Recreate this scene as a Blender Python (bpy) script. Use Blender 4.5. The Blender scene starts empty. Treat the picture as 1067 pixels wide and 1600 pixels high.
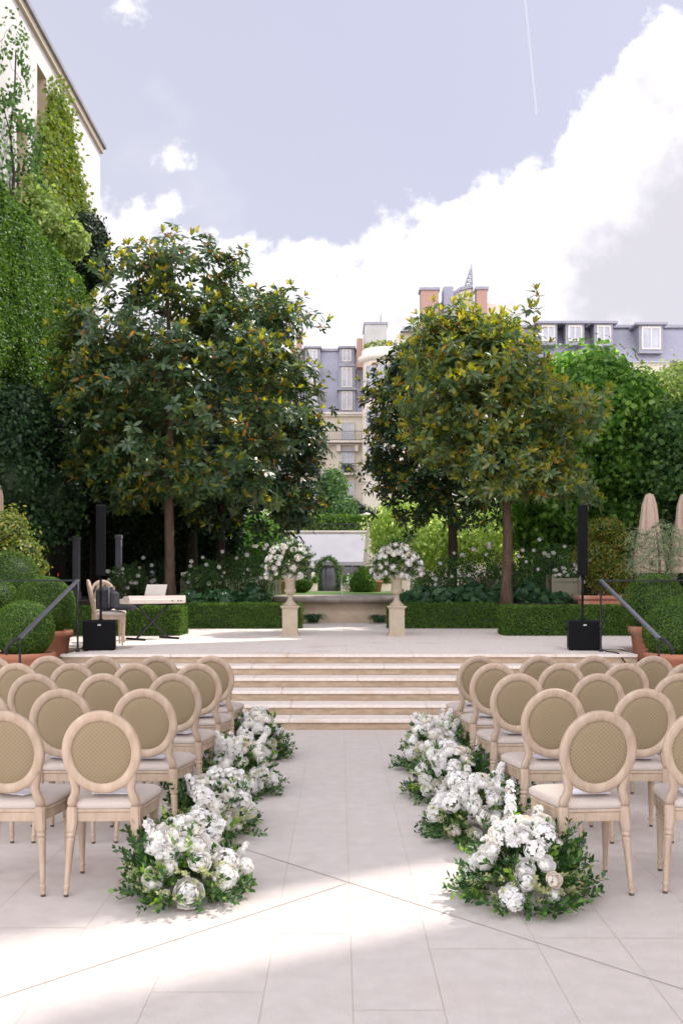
import bpy, math, random
import numpy as np
from math import radians, sin, cos, pi, sqrt
random.seed(7)
RNG = np.random.default_rng(11)
S = bpy.context.scene
C = S.collection

# ------------------------------------------------------------------ camera
F = 35.0 / 36.0 * 1600.0           # focal length in photo pixels
CAMH = 1.68
cam_d = bpy.data.cameras.new('camera'); cam = bpy.data.objects.new('camera', cam_d); C.objects.link(cam)
cam.location = (0, 0, CAMH); cam.rotation_euler = (radians(90), 0, 0)
cam_d.sensor_fit = 'VERTICAL'; cam_d.sensor_height = 36; cam_d.lens = 35
cam_d.shift_x = 3.5 / 1600; cam_d.shift_y = 110 / 1600
cam_d.clip_start = 0.1; cam_d.clip_end = 2000
cam_d.dof.use_dof = True; cam_d.dof.focus_distance = 7.5; cam_d.dof.aperture_fstop = 5.6
S.camera = cam

# ------------------------------------------------------------------ light
SUN_DIR = (0.856, 0.517)            # horizontal direction towards the sun (x, y)
SUN_EL = 54.0
SUN_AZ = math.atan2(SUN_DIR[0], SUN_DIR[1])
EXPO = 1.1
S.view_settings.view_transform = 'Standard'; S.view_settings.look = 'None'
S.view_settings.exposure = EXPO; S.view_settings.gamma = 1.0
sun_d = bpy.data.lights.new('sun', 'SUN'); sun = bpy.data.objects.new('sun', sun_d); C.objects.link(sun)
sun_d.energy = 2.0; sun_d.angle = radians(0.8); sun_d.color = (1.0, 0.95, 0.87)
sun.rotation_euler = (radians(90 - SUN_EL), 0, -SUN_AZ + pi)
from mathutils import Vector, Matrix
sv = Vector((SUN_DIR[0] * cos(radians(SUN_EL)), SUN_DIR[1] * cos(radians(SUN_EL)), sin(radians(SUN_EL))))
sun.rotation_euler = sv.to_track_quat('Z', 'Y').to_euler()

w = bpy.data.worlds.new('World'); S.world = w; w.use_nodes = True
nt = w.node_tree; nt.nodes.clear()
def N(t, tree=None, **kw):
    n = (tree or nt).nodes.new(t)
    for k, v in kw.items(): setattr(n, k, v)
    return n
def L(a, b, tree=None): (tree or nt).links.new(a, b)
def M_(op, a, b=None, c=None, tree=None, clamp=False):
    n = N('ShaderNodeMath', tree, operation=op); n.use_clamp = clamp
    for i, v in enumerate((a, b, c)):
        if v is None: continue
        if isinstance(v, (int, float)): n.inputs[i].default_value = v
        else: L(v, n.inputs[i], tree)
    return n.outputs[0]
out = N('ShaderNodeOutputWorld'); bg = N('ShaderNodeBackground')
sky = N('ShaderNodeTexSky', sky_type='NISHITA'); sky.sun_disc = False
sky.sun_elevation = radians(SUN_EL); sky.sun_rotation = SUN_AZ
sky.air_density = 1.0; sky.dust_density = 2.0; sky.ozone_density = 1.5
tc = N('ShaderNodeTexCoord'); sep = N('ShaderNodeSeparateXYZ'); L(tc.outputs['Generated'], sep.inputs[0])
ay = M_('MAXIMUM', M_('ABSOLUTE', sep.outputs[1]), 0.12)
u = M_('DIVIDE', sep.outputs[0], ay); v = M_('DIVIDE', sep.outputs[2], ay)
cur = N('ShaderNodeFloatCurve')
pts = [(-.6, .33), (-.25, .36), (-.2, .365), (-.15, .36), (-.08, .33), (-.03, .335), (0.0, .315), (.05, .345), (.09, .37), (.12, .395), (.17, .405), (.2, .42), (.235, .475), (.27, .50), (.3, .545), (.35, .60), (.5, .66)]
cm = cur.mapping.curves[0]
X0, X1 = -.6, .5
while len(cm.points) > 2: cm.points.remove(cm.points[-1])
cm.points[0].location = (0, .30); cm.points[1].location = (1, .66)
for a, b in pts[1:-1]: cm.points.new((a - X0) / (X1 - X0), b)
for p in cm.points: p.handle_type = 'AUTO'
cur.mapping.update()
L(M_('DIVIDE', M_('SUBTRACT', u, X0), X1 - X0, clamp=True), cur.inputs[1])
behind = N('ShaderNodeMapRange', interpolation_type='SMOOTHSTEP'); behind.inputs[1].default_value = .15; behind.inputs[2].default_value = -.25; L(sep.outputs[1], behind.inputs[0])
vec = N('ShaderNodeCombineXYZ'); L(u, vec.inputs[0]); L(v, vec.inputs[1]); L(M_('SIGN', sep.outputs[1]), vec.inputs[2])
def noise(sc, det, rough, dist=0.0):
    n = N('ShaderNodeTexNoise'); n.inputs['Scale'].default_value = sc; n.inputs['Detail'].default_value = det
    n.inputs['Roughness'].default_value = rough; n.inputs['Distortion'].default_value = dist
    L(vec.outputs[0], n.inputs['Vector']); return n.outputs[0]
n1 = noise(11, 9, .58, .15); n2 = noise(34, 6, .6); n3 = noise(4.2, 5, .5)
edge = M_('SUBTRACT', M_('ADD', cur.outputs[0], M_('MULTIPLY', behind.outputs[0], 1.6)), v)
edge = M_('ADD', edge, M_('MULTIPLY', M_('SUBTRACT', n1, .5), .20))
edge = M_('ADD', edge, M_('MULTIPLY', M_('SUBTRACT', n2, .5), .06))
mr = N('ShaderNodeMapRange', interpolation_type='SMOOTHSTEP'); mr.inputs[1].default_value = -.006; mr.inputs[2].default_value = .018; L(edge, mr.inputs[0])
# thin veils and stray cloudlets over the clear part
mv = N('ShaderNodeMapRange', interpolation_type='SMOOTHSTEP'); mv.inputs[1].default_value = .62; mv.inputs[2].default_value = .86; mv.inputs[4].default_value = .5; L(n3, mv.inputs[0])
n4 = noise(6.5, 8, .62, .2)
ms = N('ShaderNodeMapRange', interpolation_type='SMOOTHSTEP'); ms.inputs[1].default_value = .69; ms.inputs[2].default_value = .74; L(n4, ms.inputs[0])
cloud = M_('MAXIMUM', mr.outputs[0], M_('MAXIMUM', mv.outputs[0], ms.outputs[0]))
# cloud body: bright rims, greyer deep inside
deep = N('ShaderNodeMapRange', interpolation_type='SMOOTHSTEP'); deep.inputs[1].default_value = .02; deep.inputs[2].default_value = .26; L(M_('ADD', edge, M_('MULTIPLY', M_('SUBTRACT', n1, .5), .45)), deep.inputs[0])
G = 2 ** -EXPO
cc = N('ShaderNodeMixRGB'); cc.inputs[1].default_value = (1.25 * G, 1.22 * G, 1.25 * G, 1); cc.inputs[2].default_value = (.78 * G, .76 * G, .84 * G, 1)
L(deep.outputs[0], cc.inputs[0])
skm = N('ShaderNodeMixRGB', blend_type='MULTIPLY'); skm.inputs[0].default_value = 1; skm.inputs[2].default_value = (.12, .12, .12, 1); L(sky.outputs[0], skm.inputs[1])
veil = N('ShaderNodeMixRGB'); veil.inputs[0].default_value = .86; L(skm.outputs[0], veil.inputs[1]); veil.inputs[2].default_value = (.655 * G, .645 * G, .775 * G, 1)
bb = N('ShaderNodeMixRGB', blend_type='MULTIPLY'); bb.inputs[0].default_value = 1; L(cc.outputs[0], bb.inputs[1])
bcol = N('ShaderNodeCombineXYZ'); bv = M_('ADD', 1.0, M_('MULTIPLY', behind.outputs[0], 2.6)); [L(bv, bcol.inputs[i]) for i in range(3)]; L(bcol.outputs[0], bb.inputs[2])  # unseen clouds behind the camera brightened as added frontal fill
grad = M_('ADD', M_('MULTIPLY', u, -.9), M_('MULTIPLY', M_('SUBTRACT', .55, v), .9), clamp=True)
pale = N('ShaderNodeMixRGB'); L(M_('MULTIPLY', grad, .9, clamp=True), pale.inputs[0]); L(veil.outputs[0], pale.inputs[1]); pale.inputs[2].default_value = (.80 * G, .80 * G, .88 * G, 1); veil = pale
mixc = N('ShaderNodeMixRGB')
for cu, cv, cr_ in ((-.164, .424, .010), (.052, .352, .018), (.088, .372, .012), (-.215, .578, .012), (-.232, .366, .014)):
    dd = M_('SQRT', M_('ADD', M_('POWER', M_('SUBTRACT', u, cu), 2), M_('POWER', M_('MULTIPLY', M_('SUBTRACT', v, cv), 1.1), 2)))
    mq = N('ShaderNodeMapRange', interpolation_type='SMOOTHSTEP'); mq.inputs[1].default_value = cr_ + .012; mq.inputs[2].default_value = cr_ - .014; mq.inputs[4].default_value = .85
    L(M_('SUBTRACT', dd, M_('MULTIPLY', M_('SUBTRACT', n2, .5), .10)), mq.inputs[0]); cloud = M_('MAXIMUM', cloud, mq.outputs[0])
trail = M_('LESS_THAN', M_('ABSOLUTE', M_('SUBTRACT', u, M_('ADD', .1865, M_('MULTIPLY', M_('SUBTRACT', .585, v), .1)))), 0.0010)
trail = M_('MULTIPLY', M_('MULTIPLY', trail, M_('GREATER_THAN', v, .47)), .22)
cloud = M_('MAXIMUM', cloud, trail); L(cloud, mixc.inputs[0]); L(veil.outputs[0], mixc.inputs[1]); L(bb.outputs[0], mixc.inputs[2])
L(mixc.outputs[0], bg.inputs[0]); bg.inputs[1].default_value = 1.0
L(bg.outputs[0], out.inputs[0])

# ------------------------------------------------------------------ pixel helper (places real things at real distances)
def P(px, py, d): return Vector(((px - 530) / F * d, d, CAMH + (910 - py) / F * d))
def XX(px, d): return (px - 530) / F * d
def ZZ(py, d): return CAMH + (910 - py) / F * d
TZ = 0.72      # terrace height
GZ = 1.24      # garden level

# ------------------------------------------------------------------ materials
def new_mat(name):
    m = bpy.data.materials.new(name); m.use_nodes = True
    t = m.node_tree; b = t.nodes['Principled BSDF']
    return m, t, b
def rgb(c): return (c[0], c[1], c[2], 1)
def pmat(name, c1, c2=None, scale=6, rough=.7, bump=0, bscale=60, metallic=0, detail=6, island=0, coat=0, spec=.4, stretch=None, c3=None, c3scale=2, trans=0, orand=0):
    m, t, b = new_mat(name)
    b.inputs['Roughness'].default_value = rough; b.inputs['Metallic'].default_value = metallic
    b.inputs['Specular IOR Level'].default_value = spec
    if coat: b.inputs['Coat Weight'].default_value = coat
    tcn = N('ShaderNodeTexCoord', t); src = tcn.outputs['Object']
    if stretch:
        mp = N('ShaderNodeMapping', t); mp.inputs['Scale'].default_value = stretch; L(src, mp.inputs[0], t); src = mp.outputs[0]
    if c2 is None: c2 = tuple(x * .85 for x in c1)
    nz = N('ShaderNodeTexNoise', t); nz.inputs['Scale'].default_value = scale; nz.inputs['Detail'].default_value = detail; L(src, nz.inputs[0], t)
    cr = N('ShaderNodeValToRGB', t); cr.color_ramp.elements[0].position = .32; cr.color_ramp.elements[1].position = .68
    cr.color_ramp.elements[0].color = rgb(c2); cr.color_ramp.elements[1].color = rgb(c1); L(nz.outputs[0], cr.inputs[0], t)
    col = cr.outputs[0]
    if c3:
        n3_ = N('ShaderNodeTexNoise', t); n3_.inputs['Scale'].default_value = c3scale; n3_.inputs['Detail'].default_value = 5; L(src, n3_.inputs[0], t)
        r3 = N('ShaderNodeMapRange', t, interpolation_type='SMOOTHSTEP'); r3.inputs[1].default_value = .55; r3.inputs[2].default_value = .72; r3.inputs[4].default_value = .7; L(n3_.outputs[0], r3.inputs[0], t)
        mx = N('ShaderNodeMixRGB', t); L(r3.outputs[0], mx.inputs[0], t); L(col, mx.inputs[1], t); mx.inputs[2].default_value = rgb(c3); col = mx.outputs[0]
    if island:
        g = N('ShaderNodeNewGeometry', t)
        hv = N('ShaderNodeHueSaturation', t); L(col, hv.inputs['Color'], t)
        L(M_('ADD', M_('MULTIPLY', g.outputs['Random Per Island'], island), 1 - island / 2, tree=t), hv.inputs['Value'], t); col = hv.outputs[0]
    if orand:
        oi = N('ShaderNodeObjectInfo', t); ho = N('ShaderNodeHueSaturation', t); L(col, ho.inputs['Color'], t)
        L(M_('ADD', M_('MULTIPLY', oi.outputs['Random'], orand, tree=t), 1 - orand / 2, tree=t), ho.inputs['Value'], t); col = ho.outputs[0]
    L(col, b.inputs['Base Color'], t)
    if bump:
        nb = N('ShaderNodeTexNoise', t); nb.inputs['Scale'].default_value = bscale; nb.inputs['Detail'].default_value = 5; L(src, nb.inputs[0], t)
        bp = N('ShaderNodeBump', t); bp.inputs['Strength'].default_value = bump; bp.inputs['Distance'].default_value = .01; L(nb.outputs[0], bp.inputs['Height'], t); L(bp.outputs[0], b.inputs['Normal'], t)
    return m
def leaf_mat(name, stops, trans=.35, rough=.45, tcol=None, under=None, spec=.35):
    m, t, b = new_mat(name)
    g = N('ShaderNodeNewGeometry', t)
    cr = N('ShaderNodeValToRGB', t); els = cr.color_ramp.elements
    cr.color_ramp.interpolation = 'LINEAR'
    els[0].position = stops[0][0]; els[0].color = rgb(stops[0][1]); els[1].position = stops[-1][0]; els[1].color = rgb(stops[-1][1])
    for p, c in stops[1:-1]:
        e = els.new(p); e.color = rgb(c)
    L(g.outputs['Random Per Island'], cr.inputs[0], t); col = cr.outputs[0]
    if under:
        mx = N('ShaderNodeMixRGB', t); L(M_('MULTIPLY', g.outputs['Backfacing'], .7, tree=t), mx.inputs[0], t); L(col, mx.inputs[1], t); mx.inputs[2].default_value = rgb(under); col = mx.outputs[0]
    L(col, b.inputs['Base Color'], t); b.inputs['Roughness'].default_value = rough; b.inputs['Specular IOR Level'].default_value = spec
    tr = N('ShaderNodeBsdfTranslucent', t)
    hv = N('ShaderNodeHueSaturation', t); L(cr.outputs[0], hv.inputs['Color'], t); hv.inputs['Value'].default_value = 1.7; hv.inputs['Saturation'].default_value = 1.15; hv.inputs['Hue'].default_value = .485
    L(hv.outputs[0], tr.inputs[0], t)
    ms_ = N('ShaderNodeMixShader', t); ms_.inputs[0].default_value = trans
    L(b.outputs[0], ms_.inputs[1], t); L(tr.outputs[0], ms_.inputs[2], t)
    L(ms_.outputs[0], t.nodes['Material Output'].inputs[0], t)
    return m

MAT = {}
MAT['slab'] = pmat('floor_stone', (.445, .408, .378), (.405, .370, .340), 9, .8, .4, 220, detail=12, island=.05, c3=(.41, .362, .318), c3scale=.7)
MAT['mortar'] = pmat('pale_mortar', (.58, .51, .40), (.50, .44, .34), 3, .9)
MAT['crack'] = pmat('dirty_joint', (.38, .34, .30), (.42, .385, .35), 9, .9)
MAT['terrace'] = pmat('terrace_stone', (.62, .56, .515), (.50, .445, .405), 38, .85, .3, 120, island=.14, c3=(.47, .40, .35), c3scale=1.3)
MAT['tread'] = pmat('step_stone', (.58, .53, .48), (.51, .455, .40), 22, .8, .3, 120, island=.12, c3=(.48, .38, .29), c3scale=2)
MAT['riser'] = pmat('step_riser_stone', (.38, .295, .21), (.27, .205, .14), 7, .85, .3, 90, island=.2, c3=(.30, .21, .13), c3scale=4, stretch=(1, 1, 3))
MAT['wood'] = pmat('limed_oak', (.52, .405, .30), (.40, .295, .205), 26, .6, .3, 150, stretch=(1, 1, .22), c3=(.55, .45, .36), c3scale=16, orand=.14)
MAT['rust'] = pmat('dark_foot', (.10, .07, .05), None, 9, .6)
MAT['cushion'] = pmat('cream_linen', (.66, .59, .52), (.60, .52, .455), 200, .95, .7, 300, spec=.1, orand=.06)
MAT['paper'] = pmat('white_paper', (.80, .79, .85), (.76, .75, .82), 6, .6)
MAT['black'] = pmat('black_speaker_paint', (.008, .008, .009), (.005, .005, .006), 12, .6, .2, 300, spec=.2)
MAT['grille'] = pmat('black_grille', (.009, .009, .010), (.004, .004, .005), 300, .8, .5, 500, spec=.15)
MAT['logo'] = pmat('silver_badge', (.55, .54, .52), None, 8, .4)
MAT['iron'] = pmat('wrought_iron', (.022, .023, .03), (.012, .012, .016), 14, .42, .15, 200)
MAT['steelrail'] = pmat('worn_handrail', (.17, .17, .21), (.12, .12, .15), 14, .28, .1, 200, metallic=.5)
MAT['terracotta'] = pmat('terracotta', (.47, .205, .12), (.38, .155, .09), 5, .8, .35, 60, c3=(.50, .33, .24), c3scale=4)
MAT['urn'] = pmat('cast_stone', (.52, .44, .33), (.46, .38, .28), 8, .8, .3, 90, c3=(.50, .40, .28), c3scale=5)
MAT['fountain'] = pmat('fountain_stone', (.56, .45, .32), (.46, .36, .25), 4, .85, .45, 40, c3=(.34, .26, .18), c3scale=3)
MAT['fountop'] = pmat('fountain_rim_stone', (.44, .39, .34), (.34, .29, .25), 5, .6, .3, 60)
MAT['soil'] = pmat('dark_soil', (.035, .025, .018), (.02, .014, .01), 9, .95, .6, 30)
MAT['lawn'] = pmat('lawn_green', (.10, .19, .03), (.07, .14, .02), 30, .9, .5, 120)
MAT['gravel'] = pmat('garden_gravel', (.46, .40, .32), (.36, .31, .25), 60, .9, .5, 90)
MAT['bark'] = pmat('tree_bark', (.13, .085, .055), (.07, .045, .03), 12, .9, .7, 30, stretch=(1, 1, .3))
MAT['darkbark'] = pmat('dark_bark', (.05, .035, .025), (.03, .02, .015), 12, .9, .7, 30, stretch=(1, 1, .3))
MAT['whitewall'] = pmat('pale_render', (.66, .635, .615), (.62, .59, .565), 1.2, .9, .2, 40)
MAT['reveal'] = pmat('sandy_reveal', (.60, .50, .38), (.55, .45, .34), 2, .9)
MAT['facade'] = pmat('paris_stone', (.68, .62, .51), (.61, .55, .44), .7, .9, .1, 6, c3=(.62, .55, .44), c3scale=.5)
MAT['trim'] = pmat('stone_trim', (.76, .70, .60), (.68, .62, .53), .9, .9)
MAT['slate'] = pmat('blue_slate', (.31, .305, .36), (.25, .247, .295), 3, .6, .2, 8, stretch=(1, 1, 6))
MAT['zinc'] = pmat('zinc_trim', (.30, .295, .335), (.24, .237, .27), 2, .5)
MAT['winframe'] = pmat('cream_window_frame', (.62, .58, .50), (.56, .52, .45), 2, .6)
MAT['glass'] = pmat('window_glass', (.42, .43, .48), (.27, .28, .33), .8, .12, spec=.8)
MAT['darkglass'] = pmat('dark_glass', (.02, .022, .025), (.05, .05, .05), 1.5, .08, spec=.8)
MAT['brick'] = pmat('red_brick', (.42, .26, .205), (.35, .205, .16), 3, .9, .2, 20, stretch=(1, 1, 4))
MAT['concrete'] = pmat('pale_concrete', (.48, .47, .43), (.40, .39, .36), .6, .85)
MAT['awning'] = pmat('white_awning_cloth', (.40, .385, .40), (.35, .34, .36), 1.2, .8)
MAT['parasol'] = pmat('beige_canvas', (.52, .40, .31), (.45, .335, .26), 4, .9, .2, 60)
MAT['creamcanvas'] = pmat('cream_canvas', (.64, .56, .47), (.56, .48, .40), 3, .9)
MAT['planter'] = pmat('sage_painted_wood', (.30, .29, .20), (.23, .22, .15), 3, .7, .2, 40, stretch=(1, 1, .3))
MAT['picket'] = pmat('pale_fence_paint', (.46, .44, .34), (.38, .36, .28), 3, .7)
MAT['greystone'] = pmat('grey_pillar_stone', (.28, .28, .32), (.22, .22, .25), 2, .8)
MAT['bag'] = pmat('dark_grey_fabric', (.05, .048, .058), (.03, .03, .036), 30, .8, .5, 200)
MAT['bagtrim'] = pmat('grey_piping', (.16, .15, .16), None, 30, .6)
MAT['piano'] = pmat('cream_piano_shell', (.64, .58, .52), (.60, .54, .48), 5, .4)
MAT['keys'] = pmat('white_piano_keys', (.75, .73, .70), None, 5, .3)
MAT['water'] = pmat('fountain_water', (.55, .60, .62), (.70, .74, .76), 20, .1)
MAT['poolwater'] = pmat('pool_water', (.06, .07, .06), (.03, .04, .035), 6, .05, .2, 30)
MAT['red'] = pmat('red_flower', (.70, .07, .02), None, 5, .6)
def diamond_fabric():
    m, t, b = new_mat('woven_diamond_fabric'); b.inputs['Roughness'].default_value = .7; b.inputs['Specular IOR Level'].default_value = .35
    b.inputs['Sheen Weight'].default_value = .1
    tcn = N('ShaderNodeTexCoord', t); sp = N('ShaderNodeSeparateXYZ', t); L(tcn.outputs['Object'], sp.inputs[0], t)
    k = 2 * pi / .023
    a = M_('SINE', M_('MULTIPLY', M_('ADD', sp.outputs[0], sp.outputs[2], tree=t), k, tree=t), tree=t)
    c = M_('SINE', M_('MULTIPLY', M_('SUBTRACT', sp.outputs[0], sp.outputs[2], tree=t), k, tree=t), tree=t)
    mm = M_('MAXIMUM', a, c, tree=t)
    mr_ = N('ShaderNodeMapRange', t, interpolation_type='SMOOTHSTEP'); mr_.inputs[1].default_value = .55; mr_.inputs[2].default_value = 1.0; L(mm, mr_.inputs[0], t)
    nz = N('ShaderNodeTexNoise', t); nz.inputs['Scale'].default_value = 500; L(tcn.outputs['Object'], nz.inputs[0], t)
    fac = M_('ADD', M_('MULTIPLY', mr_.outputs[0], .5, tree=t), M_('MULTIPLY', M_('SUBTRACT', nz.outputs[0], .5, tree=t), .9, tree=t), tree=t, clamp=True)
    mx = N('ShaderNodeMixRGB', t); L(fac, mx.inputs[0], t); mx.inputs[1].default_value = (.25, .19, .108, 1); mx.inputs[2].default_value = (.39, .31, .19, 1)
    L(mx.outputs[0], b.inputs['Base Color'], t)
    bp = N('ShaderNodeBump', t); bp.inputs['Strength'].default_value = .35; bp.inputs['Distance'].default_value = .004; L(fac, bp.inputs['Height'], t); L(bp.outputs[0], b.inputs['Normal'], t)
    return m
MAT['fabric'] = diamond_fabric()
# foliage
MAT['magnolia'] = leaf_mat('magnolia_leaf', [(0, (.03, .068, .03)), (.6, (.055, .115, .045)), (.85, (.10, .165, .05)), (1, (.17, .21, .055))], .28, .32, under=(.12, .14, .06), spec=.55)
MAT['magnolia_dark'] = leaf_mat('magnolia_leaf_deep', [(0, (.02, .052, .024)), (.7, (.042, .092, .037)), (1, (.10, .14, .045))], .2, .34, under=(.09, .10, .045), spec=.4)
MAT['magnolia_sun_tint'] = leaf_mat('magnolia_leaf_pale_sun_tint', [(0, (.06, .12, .055)), (.5, (.12, .195, .08)), (.85, (.22, .29, .11)), (1, (.34, .38, .15))], .5, .3, under=(.19, .22, .12), spec=.5)  # paler stops put sunlight into the colour, over the tree's own yellowish tone
MAT['mag_new'] = leaf_mat('magnolia_new_leaf', [(0, (.16, .21, .035)), (.6, (.30, .32, .05)), (1, (.46, .40, .08))], .58, .42)
MAT['mag_old'] = leaf_mat('magnolia_old_leaf', [(0, (.45, .24, .02)), (.6, (.42, .16, .015)), (1, (.22, .09, .02))], .35, .5)
MAT['box'] = leaf_mat('box_leaf', [(0, (.028, .075, .011)), (.6, (.075, .165, .022)), (1, (.18, .29, .045))], .28, .5)
MAT['ivy'] = leaf_mat('ivy_leaf', [(0, (.035, .095, .018)), (.6, (.085, .18, .03)), (1, (.17, .29, .05))], .3, .5)
MAT['creeper'] = leaf_mat('creeper_leaf', [(0, (.09, .15, .02)), (.6, (.17, .24, .04)), (.97, (.25, .31, .06)), (1, (.30, .13, .05))], .35, .6)
MAT['lime'] = leaf_mat('lime_leaf', [(0, (.055, .14, .03)), (.5, (.13, .28, .055)), (.85, (.26, .44, .10)), (1, (.38, .54, .18))], .62, .42)
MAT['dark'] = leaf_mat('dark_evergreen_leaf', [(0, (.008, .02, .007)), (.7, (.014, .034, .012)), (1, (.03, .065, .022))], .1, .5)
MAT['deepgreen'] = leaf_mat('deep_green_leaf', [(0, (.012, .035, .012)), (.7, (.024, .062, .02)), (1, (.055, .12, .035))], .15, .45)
MAT['mid'] = leaf_mat('mid_green_leaf', [(0, (.03, .085, .022)), (.6, (.07, .155, .04)), (1, (.15, .255, .07))], .38, .45)
MAT['hornbeam'] = leaf_mat('bright_hornbeam_leaf', [(0, (.30, .42, .12)), (.6, (.46, .57, .20)), (1, (.62, .68, .34))], .62, .5)
MAT['yellow'] = leaf_mat('yellow_green_leaf', [(0, (.06, .12, .025)), (.5, (.15, .22, .045)), (.8, (.30, .33, .08)), (1, (.40, .32, .07))], .35, .5)
MAT['paleleaf'] = leaf_mat('pale_yellow_green_leaf', [(0, (.12, .20, .05)), (.6, (.24, .34, .09)), (1, (.42, .48, .20))], .5, .5)
MAT['maple'] = leaf_mat('maple_leaf', [(0, (.06, .11, .02)), (.6, (.13, .18, .025)), (.9, (.24, .23, .035)), (1, (.30, .10, .03))], .35, .5)
MAT['olive'] = leaf_mat('olive_leaf', [(0, (.13, .18, .09)), (.6, (.21, .27, .15)), (1, (.30, .36, .20))], .2, .5)
MAT['bouquet'] = leaf_mat('florist_leaf', [(0, (.015, .055, .012)), (.55, (.035, .11, .022)), (.85, (.09, .19, .04)), (1, (.20, .30, .07))], .22, .38, spec=.5)
MAT['fresh'] = leaf_mat('fresh_green_leaf', [(0, (.12, .26, .03)), (1, (.26, .42, .07))], .4, .4)
MAT['buds'] = leaf_mat('cream_green_buds', [(0, (.20, .26, .09)), (.6, (.42, .45, .22)), (1, (.60, .60, .38))], .3, .6)
MAT['hydrangea_leaf'] = leaf_mat('broad_blue_green_leaf', [(0, (.02, .06, .025)), (.6, (.04, .11, .042)), (1, (.09, .18, .07))], .25, .4)
def petal_mat(name, c, c2, tr=.35):
    m, t, b = new_mat(name)
    g = N('ShaderNodeNewGeometry', t); cr = N('ShaderNodeMixRGB', t); L(g.outputs['Random Per Island'], cr.inputs[0], t); cr.inputs[1].default_value = rgb(c); cr.inputs[2].default_value = rgb(c2)
    L(cr.outputs[0], b.inputs['Base Color'], t); b.inputs['Roughness'].default_value = .6; b.inputs['Specular IOR Level'].default_value = .2
    b.inputs['Subsurface Weight'].default_value = .7; b.inputs['Subsurface Radius'].default_value = (1, .95, .85); b.inputs['Subsurface Scale'].default_value = .012
    tl = N('ShaderNodeBsdfTranslucent', t); L(cr.outputs[0], tl.inputs[0], t); ms_ = N('ShaderNodeMixShader', t); ms_.inputs[0].default_value = tr
    L(b.outputs[0], ms_.inputs[1], t); L(tl.outputs[0], ms_.inputs[2], t); L(ms_.outputs[0], t.nodes['Material Output'].inputs[0], t)
    return m
MAT['petal'] = petal_mat('white_petal', (.96, .945, .90), (.95, .92, .84), .14)
MAT['cream'] = petal_mat('cream_petal', (.94, .92, .85), (.93, .88, .78), .14)
MAT['blush'] = petal_mat('blush_petal', (.90, .80, .68), (.92, .85, .75), .14)

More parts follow.
